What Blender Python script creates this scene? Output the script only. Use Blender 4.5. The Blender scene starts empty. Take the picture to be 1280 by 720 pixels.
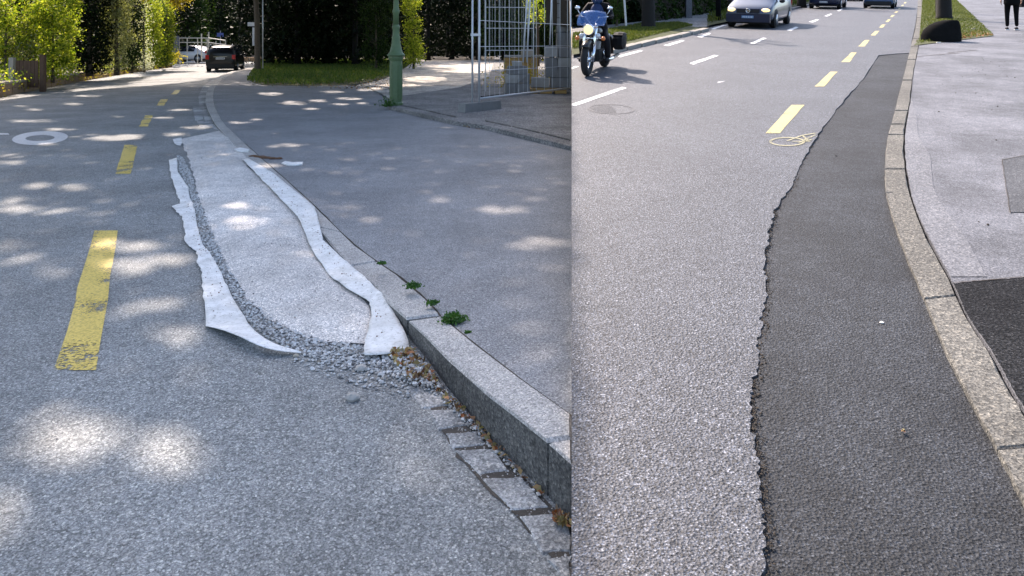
import bpy, bmesh, math, random
import numpy as np
from mathutils import Vector, Matrix
from mathutils.geometry import tessellate_polygon

R = math.radians
random.seed(7); rng = np.random.default_rng(7)
SC = bpy.context.scene
COL = SC.collection

# ------------------------------------------------------------------ camera, light, exposure
CAM_H = 1.7                      # eye height over both pavements
F = 900.0                        # focal length in pixels of a 1280 wide picture
cam_data = bpy.data.cameras.new('camera')
cam_data.sensor_width = 36.0
cam_data.lens = F / 1280 * 36
cam_data.shift_y = -(360 - 54) / 1280
cam_data.clip_start = 0.05
cam_data.clip_end = 1500
cam = bpy.data.objects.new('camera', cam_data)
cam.location = (0, 0, CAM_H)
cam.rotation_euler = (R(90), 0, 0)
COL.objects.link(cam)
SC.camera = cam

SUN_AZ, SUN_EL = R(-25), R(46)   # ahead and to the left
SUN_DIR = Vector((math.sin(SUN_AZ)*math.cos(SUN_EL), math.cos(SUN_AZ)*math.cos(SUN_EL), math.sin(SUN_EL)))
world = bpy.data.worlds.new('World'); SC.world = world; world.use_nodes = True
wn = world.node_tree.nodes; wl = world.node_tree.links
for n in list(wn): wn.remove(n)
sky = wn.new('ShaderNodeTexSky'); sky.sky_type = 'NISHITA'; sky.sun_disc = False
sky.sun_elevation = SUN_EL; sky.sun_rotation = SUN_AZ
sky.air_density = 0.9; sky.dust_density = 2.5; sky.ozone_density = 0.4
bgn = wn.new('ShaderNodeBackground'); bgn.inputs['Strength'].default_value = 0.15
won = wn.new('ShaderNodeOutputWorld')
wl.new(sky.outputs[0], bgn.inputs[0]); wl.new(bgn.outputs[0], won.inputs[0])
sl = bpy.data.lights.new('sun', 'SUN'); sl.energy = 4.0; sl.angle = R(0.9); sl.color = (1.0, 0.85, 0.74)
sun = bpy.data.objects.new('sun', sl); sun.rotation_euler = SUN_DIR.to_track_quat('Z', 'Y').to_euler()
sun.location = (-10, 20, 40); COL.objects.link(sun)
SC.view_settings.view_transform = 'Standard'; SC.view_settings.look = 'None'
SC.view_settings.exposure = 1.5; SC.view_settings.gamma = 1.0

# ------------------------------------------------------------------ two pieces of ground
SEAM = 74.5 / 900                # the two pavements meet along X = SEAM * Y
SLOPE = 82 / 900                 # the right-hand street climbs

def LP(u, v, z=0.0):             # point of the level left street seen at (u, v)
    y = F*(CAM_H - z)/(v - 54); return ((u-640)*y/F, y, z)
def RP(u, v, z=0.0):             # point of the climbing right street, z above its surface
    y = F*(CAM_H - z)/(v + 28); return ((u-640)*y/F, y, z + SLOPE*y)
def lxy(u, v, z=0.0): p = LP(u, v, z); return (p[0], p[1])
def rz(y, z=0.0): return SLOPE*y + z

def linkobj(o, parent=None):
    COL.objects.link(o)
    if parent is not None: o.parent = parent
    return o
def props(o, label=None, cat=None, group=None, kind=None):
    if label: o['label'] = label
    if cat: o['category'] = cat
    if group: o['group'] = group
    if kind: o['kind'] = kind
    return o
def thing(name, label, cat, loc=(0, 0, 0), rot=None, group=None):
    o = bpy.data.objects.new(name, None); o.location = loc
    if isinstance(rot, Matrix): o.rotation_euler = rot.to_euler()
    elif rot is not None: o.rotation_euler = (0, 0, rot)
    linkobj(o); return props(o, label, cat, group)
def setting(name):
    o = bpy.data.objects.new(name, None); linkobj(o); o['kind'] = 'structure'; return o

# ------------------------------------------------------------------ materials
def nmat(name):
    m = bpy.data.materials.new(name); m.use_nodes = True
    nt = m.node_tree; nt.nodes.clear()
    out = nt.nodes.new('ShaderNodeOutputMaterial'); b = nt.nodes.new('ShaderNodeBsdfPrincipled')
    nt.links.new(b.outputs[0], out.inputs[0])
    return m, nt, b, out
def nd(nt, t, **kw):
    n = nt.nodes.new(t)
    for k, v in kw.items():
        if k in n.inputs: n.inputs[k].default_value = v
        else: setattr(n, k, v)
    return n
def ramp(nt, src, stops, interp='LINEAR'):
    r = nt.nodes.new('ShaderNodeValToRGB'); r.color_ramp.interpolation = interp
    e = r.color_ramp.elements
    while len(e) < len(stops): e.new(0.5)
    for i, (p, c) in enumerate(stops):
        e[i].position = p; e[i].color = (c[0], c[1], c[2], 1)
    nt.links.new(src, r.inputs[0]); return r.outputs[0]
def mixc(nt, a, b, fac, mode='MIX'):
    m = nt.nodes.new('ShaderNodeMix'); m.data_type = 'RGBA'; m.blend_type = mode
    for s, i in ((fac, 0), (a, 6), (b, 7)):
        if hasattr(s, 'links'): nt.links.new(s, m.inputs[i])
        elif i == 0: m.inputs[0].default_value = s
        else: m.inputs[i].default_value = (s[0], s[1], s[2], 1)
    return m.outputs[2]
def coords(nt): return nt.nodes.new('ShaderNodeTexCoord').outputs['Object']
def noise(nt, co, scale, detail=3, rough=0.55):
    n = nd(nt, 'ShaderNodeTexNoise', Scale=scale, Detail=detail, Roughness=rough)
    nt.links.new(co, n.inputs['Vector']); return n.outputs[0]
def voro(nt, co, scale, feature='F1'):
    n = nt.nodes.new('ShaderNodeTexVoronoi'); n.feature = feature; n.inputs['Scale'].default_value = scale
    nt.links.new(co, n.inputs['Vector']); return n
def bump(nt, b, h, strength, dist, prev=None):
    n = nd(nt, 'ShaderNodeBump', Strength=strength, Distance=dist)
    nt.links.new(h, n.inputs['Height'])
    if prev: nt.links.new(prev, n.inputs['Normal'])
    nt.links.new(n.outputs[0], b.inputs['Normal']); return n.outputs[0]
def g3(v, t=(1, 1, 1)): return (v*t[0], v*t[1], v*t[2])

def aggregate(name, lo, mid, hi, tint=(1, 1, 1), scale=110, big=45, rough=0.8, bstr=0.6, spec=0.35, patchy=0.25, dark_specks=0.0):
    """stones of many greys bound together, with a real-sized grain"""
    m, nt, b, out = nmat(name)
    co = coords(nt)
    v1 = voro(nt, co, scale); v2 = voro(nt, co, big)
    s1 = nt.nodes.new('ShaderNodeSeparateColor'); nt.links.new(v1.outputs['Color'], s1.inputs[0])
    s2 = nt.nodes.new('ShaderNodeSeparateColor'); nt.links.new(v2.outputs['Color'], s2.inputs[0])
    c1 = ramp(nt, s1.outputs[0], [(0.0, g3(lo, tint)), (0.45, g3(mid, tint)), (0.8, g3(mid*1.25, tint)), (1.0, g3(hi, tint))])
    c2 = ramp(nt, s2.outputs[1], [(0.0, (0.55,)*3), (0.5, (0.95,)*3), (0.86, (1.1, 1.08, 1.05)), (0.96, (1.5, 1.45, 1.38))])
    c = mixc(nt, c1, c2, 1.0, 'MULTIPLY')
    # binder showing dark between the stones
    d = ramp(nt, v2.outputs['Distance'], [(0.0, (1.08,)*3), (0.55, (1.0,)*3), (0.85, (0.62,)*3)])
    c = mixc(nt, c, d, 0.8, 'MULTIPLY')
    n1 = noise(nt, co, 0.9, 5, 0.6)
    p = ramp(nt, n1, [(0.38, (1-patchy,)*3), (0.62, (1+patchy,)*3)])
    c = mixc(nt, c, p, 1.0, 'MULTIPLY')
    n3 = noise(nt, co, 7, 4, 0.6)
    p3 = ramp(nt, n3, [(0.35, (1-patchy*0.5,)*3), (0.65, (1+patchy*0.5,)*3)])
    c = mixc(nt, c, p3, 1.0, 'MULTIPLY')
    if dark_specks:
        v3 = voro(nt, co, 9)
        k = ramp(nt, v3.outputs['Distance'], [(0.0, (0.25,)*3), (0.03+dark_specks*0.05, (0.3,)*3), (0.06+dark_specks*0.05, (1,)*3)])
        c = mixc(nt, c, k, 0.8, 'MULTIPLY')
    nt.links.new(c, b.inputs['Base Color'])
    b.inputs['Roughness'].default_value = rough; b.inputs['Specular IOR Level'].default_value = spec
    h1 = bump(nt, b, v2.outputs['Distance'], bstr, 0.006)
    bump(nt, b, v1.outputs['Distance'], bstr*0.6, 0.003, h1)
    return m
def simple(name, col, rough=0.6, metal=0.0, var=0.12, vscale=6, bstr=0.0, bscale=60, spec=0.5, coat=0.0):
    m, nt, b, out = nmat(name)
    co = coords(nt)
    c = mixc(nt, (col[0]*(1-var), col[1]*(1-var), col[2]*(1-var)), (min(1, col[0]*(1+var)), min(1, col[1]*(1+var)), min(1, col[2]*(1+var))), noise(nt, co, vscale, 4))
    nt.links.new(c, b.inputs['Base Color'])
    b.inputs['Roughness'].default_value = rough; b.inputs['Metallic'].default_value = metal
    b.inputs['Specular IOR Level'].default_value = spec; b.inputs['Coat Weight'].default_value = coat
    b.inputs['Coat Roughness'].default_value = 0.08
    if bstr: bump(nt, b, noise(nt, co, bscale, 4), bstr, 0.01)
    return m
def paint_line(name, col, wear=0.42, scale=38):
    """thermoplastic road paint that has worn through to the stones in places"""
    m, nt, b, out = nmat(name)
    co = coords(nt)
    c = mixc(nt, g3(0.82, col), col, noise(nt, co, 14, 5))
    v = voro(nt, co, 60)
    c = mixc(nt, c, ramp(nt, v.outputs['Distance'], [(0.3, (1,)*3), (0.8, (0.72,)*3)]), 1.0, 'MULTIPLY')
    nt.links.new(c, b.inputs['Base Color']); b.inputs['Roughness'].default_value = 0.6
    bump(nt, b, v.outputs['Distance'], 0.4, 0.004)
    tr = nt.nodes.new('ShaderNodeBsdfTransparent'); mx = nt.nodes.new('ShaderNodeMixShader')
    a = nt.nodes.new('ShaderNodeMath'); a.operation = 'MULTIPLY'
    n1 = noise(nt, co, scale, 4, 0.7); n2 = noise(nt, co, 2.2, 3)
    nt.links.new(n1, a.inputs[0]); nt.links.new(n2, a.inputs[1])
    f = ramp(nt, a.outputs[0], [(wear*wear*0.92, (0, 0, 0)), (wear*wear*1.08, (1, 1, 1))])
    nt.links.new(f, mx.inputs[0]); nt.links.new(tr.outputs[0], mx.inputs[1]); nt.links.new(b.outputs[0], mx.inputs[2])
    nt.links.new(mx.outputs[0], out.inputs[0]); return m
def leafm(name, cols, transl=0.5, rough=0.6):
    m, nt, b, out = nmat(name)
    g = nt.nodes.new('ShaderNodeNewGeometry')
    st = [(i/(max(1, len(cols)-1)), c) for i, c in enumerate(cols)]
    c = ramp(nt, g.outputs['Random Per Island'], st)
    nt.links.new(c, b.inputs['Base Color']); b.inputs['Roughness'].default_value = rough
    b.inputs['Specular IOR Level'].default_value = 0.3 if transl > .2 else 0.08
    if transl:
        t = nt.nodes.new('ShaderNodeBsdfTranslucent')
        c2 = mixc(nt, c, (1.25, 1.3, 0.55), 1.0, 'MULTIPLY'); nt.links.new(c2, t.inputs[0])
        mx = nt.nodes.new('ShaderNodeMixShader'); mx.inputs[0].default_value = transl
        nt.links.new(b.outputs[0], mx.inputs[1]); nt.links.new(t.outputs[0], mx.inputs[2]); nt.links.new(mx.outputs[0], out.inputs[0])
    return m
def emitm(name, col, st):
    m, nt, b, out = nmat(name)
    b.inputs['Base Color'].default_value = (*col, 1); b.inputs['Emission Color'].default_value = (*col, 1)
    b.inputs['Emission Strength'].default_value = st; return m

BL = (0.96, 1.0, 1.06)
M = dict(
 asph_l = aggregate('weathered_asphalt', 0.135, 0.235, 0.41, (0.955, 1.0, 1.0), 210, 105, 0.85, 0.4, patchy=0.15),
 asph_side = aggregate('side_street_asphalt', 0.17, 0.245, 0.34, (0.97, 0.99, 1.02), 260, 130, 0.85, 0.25, patchy=0.12),
 asph_r = aggregate('light_exposed_aggregate_asphalt', 0.005, 0.070, 0.24, (0.90, 0.98, 1.17), 185, 100, 0.66, 0.8, spec=0.4, patchy=0.10),
 asph_patch = aggregate('newer_dark_asphalt', 0.006, 0.023, 0.068, (0.85, 0.97, 1.18), 190, 100, 0.75, 0.8, patchy=0.34, spec=0.28),
 asph_black = aggregate('black_asphalt', 0.005, 0.014, 0.05, (0.95, 1.0, 1.12), 150, 80, 0.85, 0.8, patchy=0.2, spec=0.1),
 patch_mid = aggregate('mid_grey_patch', 0.035, 0.06, 0.11, (0.95, 1.0, 1.12), 190, 95, 0.75, 0.6, patchy=0.25),
 far_kerb_stone = simple('pale_far_kerb', (0.24, 0.225, 0.2), 0.9, var=0.15, vscale=6, bstr=0.3),
 walk_r = aggregate('pale_pavement_asphalt', 0.085, 0.12, 0.16, (0.93, 0.98, 1.13), 220, 110, 0.8, 0.3, patchy=0.27, dark_specks=0.3),
 walk_strip = aggregate('pale_repair_strip', 0.11, 0.137, 0.168, (0.94, 0.98, 1.10), 190, 90, 0.8, 0.25, patchy=0.12),
 gravel_pave = aggregate('gritty_pavement', 0.12, 0.20, 0.34, (1.0, 0.98, 0.95), 90, 40, 0.9, 0.6, patchy=0.22),
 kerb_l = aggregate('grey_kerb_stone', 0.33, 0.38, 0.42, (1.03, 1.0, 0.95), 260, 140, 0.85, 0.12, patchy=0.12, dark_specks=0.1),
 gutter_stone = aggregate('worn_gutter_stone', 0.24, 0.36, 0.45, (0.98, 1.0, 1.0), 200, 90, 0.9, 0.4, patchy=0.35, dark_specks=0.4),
 kerb_side = aggregate('shaded_kerb_face', 0.07, 0.105, 0.16, (1.0, 0.99, 0.93), 170, 75, 0.9, 0.5, patchy=0.38),  # darker than the kerb top: shade of the sunless face put into the colour
 kerb_r = aggregate('beige_granite_kerb', 0.04, 0.115, 0.19, (1.03, 1.0, 0.90), 190, 75, 0.85, 0.5, patchy=0.2),
 bed = aggregate('cement_slurry', 0.48, 0.57, 0.64, (1.04, 1.0, 0.95), 260, 120, 0.9, 0.15, patchy=0.17, dark_specks=0.2),
 pebble = leafm('pebble', [(0.13, 0.12, 0.115), (0.42, 0.41, 0.39), (0.66, 0.65, 0.63), (0.28, 0.25, 0.21)], 0, 0.85),
 joint_dirt = simple("gritty_joint_dirt", (0.06, 0.053, 0.045), 0.95, var=0.5, vscale=40, bstr=0.8, bscale=90),
 soil = simple('dark_soil', (0.045, 0.035, 0.025), 0.95, var=0.4, vscale=12, bstr=0.8, bscale=30),
 hill = simple('wooded_hill_ground', (0.012, 0.018, 0.008), 1.0, var=0.5, vscale=1, spec=0.0),
 earth = simple('earth_bank', (0.06, 0.05, 0.035), 0.95, var=0.4, vscale=3, bstr=0.8, bscale=8),
 path = aggregate('sandy_path', 0.3, 0.42, 0.55, (1.06, 1.0, 0.9), 60, 30, 0.9, 0.6, patchy=0.3),
 yel = paint_line('yellow_road_paint', (0.76, 0.57, 0.13), 0.452, 55),
 yel2 = paint_line('yellow_road_paint_fresh', (0.46, 0.40, 0.17), 0.40, 60),
 whi = paint_line('white_road_paint', (0.66, 0.67, 0.68), 0.38),
 yel3 = paint_line('faded_yellow_paint', (0.34, 0.32, 0.19), 0.43, 60),
 whi2 = paint_line('faded_white_paint', (0.45, 0.45, 0.46), 0.47),
 grass = leafm('grass_blade', [(0.05, 0.09, 0.018), (0.09, 0.15, 0.03), (0.15, 0.17, 0.04)], 0.35),
 grass_yel = leafm('lawn_blade', [(0.05, 0.075, 0.012), (0.09, 0.12, 0.02), (0.15, 0.15, 0.04)], 0.3),
 grass_soil = simple('lawn_soil', (0.045, 0.052, 0.014), 0.98, var=0.5, vscale=5, bstr=0.6),
 weed = leafm('weed_leaf', [(0.035, 0.09, 0.02), (0.075, 0.17, 0.035)], 0.3),
 canopy = leafm('street_tree_leaf', [(0.05, 0.09, 0.02), (0.08, 0.13, 0.03), (0.12, 0.16, 0.04)], 0.12),
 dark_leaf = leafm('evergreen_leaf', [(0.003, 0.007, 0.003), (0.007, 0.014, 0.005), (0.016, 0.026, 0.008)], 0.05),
 mid_leaf = leafm('mid_green_leaf', [(0.03, 0.06, 0.014), (0.06, 0.11, 0.02), (0.10, 0.15, 0.03)], 0.4),
 bright_leaf = leafm('bright_green_leaf', [(0.07, 0.13, 0.012), (0.28, 0.35, 0.03), (0.62, 0.60, 0.10)], 0.55),
 olive_leaf = leafm('silvery_leaf', [(0.16, 0.17, 0.07), (0.3, 0.31, 0.15), (0.46, 0.46, 0.28)], 0.4),
 gold_leaf = leafm('golden_leaf', [(0.25, 0.2, 0.02), (0.42, 0.33, 0.04), (0.5, 0.42, 0.08)], 0.55),
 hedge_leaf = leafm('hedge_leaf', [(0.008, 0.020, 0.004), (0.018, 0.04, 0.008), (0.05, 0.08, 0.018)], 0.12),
 brown_leaf = leafm('dry_leaf', [(0.24, 0.08, 0.035), (0.40, 0.20, 0.11), (0.34, 0.30, 0.14), (0.11, 0.05, 0.03), (0.40, 0.30, 0.22)], 0.2),
 white_flower = leafm('pale_blossom', [(0.5, 0.5, 0.46), (0.8, 0.8, 0.78)], 0.3),
 bark = simple('bark', (0.09, 0.07, 0.05), 0.95, var=0.4, vscale=9, bstr=0.9, bscale=22),
 bark_dark = simple('dark_bark', (0.009, 0.008, 0.007), 0.95, var=0.4, vscale=9, bstr=0.9, bscale=22),
 wall_stone = simple('old_wall_stone', (0.32, 0.215, 0.13), 0.95, var=0.45, vscale=4, bstr=0.8, bscale=18),
 wall_cap = simple('pale_coping_stone', (0.38, 0.33, 0.26), 0.9, var=0.25, vscale=5, bstr=0.6, bscale=25),
 wood_dark = simple('dark_gate_wood', (0.10, 0.055, 0.03), 0.85, var=0.3, vscale=8, bstr=0.4),
 green_iron = simple('green_cast_iron', (0.10, 0.155, 0.07), 0.5, 0.0, var=0.22, vscale=14, bstr=0.3, bscale=50, spec=0.45),
 galv = simple('galvanised_steel', (0.55, 0.56, 0.57), 0.45, 0.3, var=0.12, vscale=20),
 concrete = simple('rough_concrete', (0.24, 0.235, 0.22), 0.95, var=0.25, vscale=7, bstr=0.7, bscale=35),
 block = simple('grey_block', (0.21, 0.20, 0.19), 0.95, var=0.25, vscale=6, bstr=0.8, bscale=25),
 block_pale = simple('pale_block', (0.36, 0.34, 0.31), 0.95, var=0.25, vscale=6, bstr=0.8, bscale=25),
 timber = simple('pallet_timber', (0.42, 0.25, 0.08), 0.8, var=0.25, vscale=11, bstr=0.4),
 white_steel = simple('white_coated_steel', (0.62, 0.60, 0.54), 0.5, 0.0, var=0.1),
 grey_panel = simple('blue_grey_panel', (0.13, 0.14, 0.19), 0.6, var=0.1),
 blue_sign = simple('blue_sign', (0.08, 0.12, 0.36), 0.5, var=0.1),
 paper = simple('pale_notice', (0.62, 0.62, 0.64), 0.6, var=0.1),
 car_black = simple('black_car_paint', (0.005, 0.005, 0.007), 0.3, 0.0, var=0.1, spec=0.3, coat=0.25),
 car_white = simple('white_car_paint', (0.62, 0.62, 0.64), 0.25, 0.0, var=0.03, coat=0.6),
 car_silver = simple('silver_blue_car_paint', (0.05, 0.065, 0.10), 0.3, 0.5, var=0.04, coat=0.7),
 car_navy = simple('navy_car_paint', (0.008, 0.014, 0.04), 0.3, 0.0, var=0.05, spec=0.3, coat=0.3),
 car_blue = simple('blue_car_paint', (0.06, 0.12, 0.24), 0.25, 0.3, var=0.05, coat=0.8),
 glass = simple('tinted_glass', (0.015, 0.02, 0.028), 0.05, 0.0, var=0.1, spec=0.9),
 glass_blue = simple('blue_windscreen', (0.04, 0.09, 0.17), 0.08, 0.0, var=0.1, spec=0.9),
 rubber = simple('tyre_rubber', (0.012, 0.012, 0.013), 0.85, var=0.2),
 black_plastic = simple('black_plastic', (0.007, 0.007, 0.009), 0.65, var=0.1),
 chrome = simple('chrome', (0.75, 0.77, 0.80), 0.12, 1.0, var=0.05),
 alloy = simple('alloy_rim', (0.45, 0.46, 0.48), 0.3, 0.8, var=0.1),
 lamp_red = simple('red_tail_lens', (0.42, 0.01, 0.015), 0.15, 0.0, var=0.1, coat=0.6),
 lamp_clear = simple('clear_lens', (0.55, 0.57, 0.6), 0.1, 0.2, var=0.05, coat=0.6),
 lamp_orange = simple('orange_lens', (0.62, 0.19, 0.05), 0.2, var=0.05),
 head_on = emitm('lit_headlight', (1.0, 0.74, 0.34), 0.42),
 plate = simple('number_plate', (0.58, 0.6, 0.63), 0.4, var=0.02),
 plate_blue = simple('blue_number_plate', (0.10, 0.2, 0.36), 0.4, var=0.02),
 ink = simple('black_lettering', (0.02, 0.02, 0.025), 0.5, var=0.02),
 leather = simple('black_leather', (0.004, 0.004, 0.006), 0.7, spec=0.2, var=0.2, vscale=30, bstr=0.3, bscale=60),
 cloth_black = simple('black_cloth', (0.005, 0.005, 0.006), 0.95, var=0.2, vscale=20, bstr=0.3, spec=0.1),
 cloth_blue = simple('dark_blue_cloth', (0.012, 0.028, 0.09), 0.8, var=0.3, vscale=12, bstr=0.3),
 skin = simple('skin', (0.42, 0.26, 0.19), 0.55, var=0.08),
 hair = simple('dark_hair', (0.03, 0.02, 0.015), 0.6, var=0.2),
 helmet = simple('dark_blue_helmet', (0.02, 0.05, 0.13), 0.15, var=0.05, coat=0.9),
 visor = simple('dark_visor', (0.02, 0.03, 0.05), 0.05, var=0.05, spec=0.9),
 rockm = simple('black_boulder', (0.009, 0.009, 0.009), 0.9, var=0.4, vscale=4, bstr=0.7, bscale=8, spec=0.03),
 iron = simple('cast_iron_cover', (0.06, 0.06, 0.065), 0.6, 0.3, var=0.2),
 rust = simple('brown_stone_chip', (0.15, 0.08, 0.045), 0.9, var=0.4, vscale=20, bstr=0.5),
)
def fabric_mat():
    m, nt, b, out = nmat('pale_geotextile')
    co = coords(nt)
    c = mixc(nt, (0.60, 0.59, 0.56), (0.80, 0.79, 0.765), ramp(nt, noise(nt, co, 6, 6, .7), [(.35,(0,)*3),(.6,(1,)*3)]))
    c = mixc(nt, c, ramp(nt, noise(nt, co, 45, 4, 0.75), [(0.34, (0.66, 0.65, 0.62)), (0.47, (1, 1, 1))]), 1.0, 'MULTIPLY')
    nt.links.new(c, b.inputs['Base Color']); b.inputs['Roughness'].default_value = 0.95
    bump(nt, b, noise(nt, co, 240, 2), 0.35, 0.002, bump(nt, b, noise(nt, co, 9, 3), 0.5, 0.02))
    return m
M['fabric'] = fabric_mat()

# ------------------------------------------------------------------ mesh builder
class MB:
    def __init__(s): s.v = []; s.f = []; s.mi = []
    def add(s, vs, fs, mi=0):
        o = len(s.v); s.v += [tuple(p) for p in vs]; s.f += [tuple(i+o for i in f) for f in fs]; s.mi += [mi]*len(fs); return s
    def box(s, c, d, rz_=0.0, mat=None, mi=0, taper=1.0):
        x, y, z = d[0]/2, d[1]/2, d[2]/2
        vs = [(-x, -y, -z), (x, -y, -z), (x, y, -z), (-x, y, -z), (-x*taper, -y*taper, z), (x*taper, -y*taper, z), (x*taper, y*taper, z), (-x*taper, y*taper, z)]
        T = Matrix.Translation(c) @ Matrix.Rotation(rz_, 4, 'Z')
        if mat is not None: T = Matrix.Translation(c) @ mat.to_4x4()
        return s.add([T @ Vector(p) for p in vs], [(0, 3, 2, 1), (4, 5, 6, 7), (0, 1, 5, 4), (1, 2, 6, 5), (2, 3, 7, 6), (3, 0, 4, 7)], mi)
    def tube(s, pts, r, n=8, cap=True, mi=0):
        pts = [Vector(p) for p in pts]; rs = r if isinstance(r, (list, tuple)) else [r]*len(pts)
        vs = []; up0 = None
        for i, p in enumerate(pts):
            d = (pts[min(i+1, len(pts)-1)] - pts[max(i-1, 0)]).normalized()
            a = Vector((0, 0, 1)) if abs(d.z) < 0.9 else Vector((1, 0, 0))
            if up0 is not None: a = up0
            x = d.cross(a).normalized(); y = x.cross(d).normalized(); up0 = y
            for k in range(n):
                t = 2*math.pi*k/n; vs.append(p + x*math.cos(t)*rs[i] + y*math.sin(t)*rs[i])
        fs = [(i*n+k, i*n+(k+1) % n, (i+1)*n+(k+1) % n, (i+1)*n+k) for i in range(len(pts)-1) for k in range(n)]
        if cap: fs += [tuple(range(n))[::-1], tuple((len(pts)-1)*n+k for k in range(n))]
        return s.add(vs, fs, mi)
    def lathe(s, prof, n=16, c=(0, 0, 0), axis='Z', mi=0):
        vs = []
        for r, h in prof:
            for k in range(n):
                t = 2*math.pi*(k+0.5)/n; a, b = r*math.cos(t), r*math.sin(t)
                p = (a, b, h) if axis == 'Z' else ((h, a, b) if axis == 'X' else (a, h, b))
                vs.append((p[0]+c[0], p[1]+c[1], p[2]+c[2]))
        fs = [(i*n+k, i*n+(k+1) % n, (i+1)*n+(k+1) % n, (i+1)*n+k) for i in range(len(prof)-1) for k in range(n)]
        fs += [tuple(range(n))[::-1], tuple((len(prof)-1)*n+k for k in range(n))]
        return s.add(vs, fs, mi)
    def torus(s, R_, r, c=(0, 0, 0), axis='X', n=28, m=10, sq=1.0, mi=0):
        vs = []
        for i in range(n):
            a = 2*math.pi*i/n
            for k in range(m):
                b = 2*math.pi*k/m; rr = R_ + r*math.cos(b); h = r*math.sin(b)*sq
                p = (h, rr*math.cos(a), rr*math.sin(a)) if axis == 'X' else (rr*math.cos(a), rr*math.sin(a), h)
                if axis == 'Y': p = (rr*math.cos(a), h, rr*math.sin(a))
                vs.append((p[0]+c[0], p[1]+c[1], p[2]+c[2]))
        return s.add(vs, [(i*m+k, i*m+(k+1) % m, ((i+1) % n)*m+(k+1) % m, ((i+1) % n)*m+k) for i in range(n) for k in range(m)], mi)
    def blob(s, c, r, seg=12, rings=8, jit=0.0, mi=0, mat=None):
        vs = [(0, 0, -1)]
        for i in range(1, rings):
            p = math.pi*i/rings
            for k in range(seg):
                t = 2*math.pi*k/seg; j = 1 + random.uniform(-jit, jit)
                vs.append((math.sin(p)*math.cos(t)*j, math.sin(p)*math.sin(t)*j, -math.cos(p)*j))
        vs.append((0, 0, 1))
        T = mat or Matrix.Identity(3)
        vs = [Vector(c) + T @ Vector((p[0]*r[0], p[1]*r[1], p[2]*r[2])) for p in vs]
        fs = [(0, 1+(k+1) % seg, 1+k) for k in range(seg)]
        for i in range(rings-2):
            for k in range(seg):
                a = 1+i*seg; b = a+seg; fs.append((a+k, a+(k+1) % seg, b+(k+1) % seg, b+k))
        e = len(vs)-1; a = 1+(rings-2)*seg
        fs += [(a+k, a+(k+1) % seg, e) for k in range(seg)]
        return s.add(vs, fs, mi)
    def slab(s, pts, depth, bev=0.006, mi=0):
        """stone with given top outline (world points), bevelled rim, straight sides"""
        P = [Vector(p) for p in pts]; n = len(P); c = sum(P, Vector())/n
        nrm = sum(((P[(i+1) % n]-P[i]).cross(P[(i+2) % n]-P[(i+1) % n]) for i in range(n)), Vector())
        if nrm.z < 0: P = P[::-1]
        top = []
        for i in range(n):
            d = c - P[i]; d.z = 0
            top.append(P[i] + d.normalized()*bev*1.3)
        rim = [p - Vector((0, 0, bev)) for p in P]; bot = [p - Vector((0, 0, depth)) for p in P]
        vs = top + rim + bot
        fs = [tuple(range(n))]
        for i in range(n):
            j = (i+1) % n; fs += [(n+i, n+j, j, i), (2*n+i, 2*n+j, n+j, n+i)]
        return s.add(vs, fs, mi)
    def sheet(s, pts, mi=0, skirt=0.0):
        P = [Vector(p) for p in pts]; n = len(P)
        tris = tessellate_polygon([[Vector((p.x, p.y, 0)) for p in P]])
        fs = []
        for t in tris:
            a, b, c = (P[i] for i in t)
            fs.append(tuple(t) if (b-a).cross(c-a).z > 0 else tuple(t)[::-1])
        vs = list(P)
        if skirt:
            vs += [p - Vector((0, 0, skirt)) for p in P]
            fs += [(i, (i+1) % n, n+(i+1) % n, n+i) for i in range(n)]
        return s.add(vs, fs, mi)
    def strip(s, A, B, m=1, mi=0, zf=None):
        """ruled surface between two paired lines"""
        vs = []
        for i, (a, b) in enumerate(zip(A, B)):
            for k in range(m+1):
                t = k/m; p = Vector(a).lerp(Vector(b), t)
                if zf: p.z += zf(i/(len(A)-1), t, p)
                vs.append(p)
        fs = []
        for i in range(len(A)-1):
            for k in range(m):
                q = i*(m+1)+k; f = (q, q+1, q+m+2, q+m+1)
                n_ = (Vector(vs[f[2]])-Vector(vs[f[0]])).cross(Vector(vs[f[3]])-Vector(vs[f[1]]))
                fs.append(f if n_.z > 0 else f[::-1])
        return s.add(vs, fs, mi)
    def build(s, name, mat, parent=None, smooth=False, loc=None):
        me = bpy.data.meshes.new(name); me.from_pydata(s.v, [], s.f)
        for m in (mat if isinstance(mat, (list, tuple)) else [mat]): me.materials.append(M[m] if isinstance(m, str) else m)
        if any(s.mi): me.polygons.foreach_set('material_index', s.mi)
        if smooth: me.polygons.foreach_set('use_smooth', [True]*len(me.polygons))
        me.update()
        o = bpy.data.objects.new(name, me)
        if loc: o.location = loc
        return linkobj(o, parent)

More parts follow.
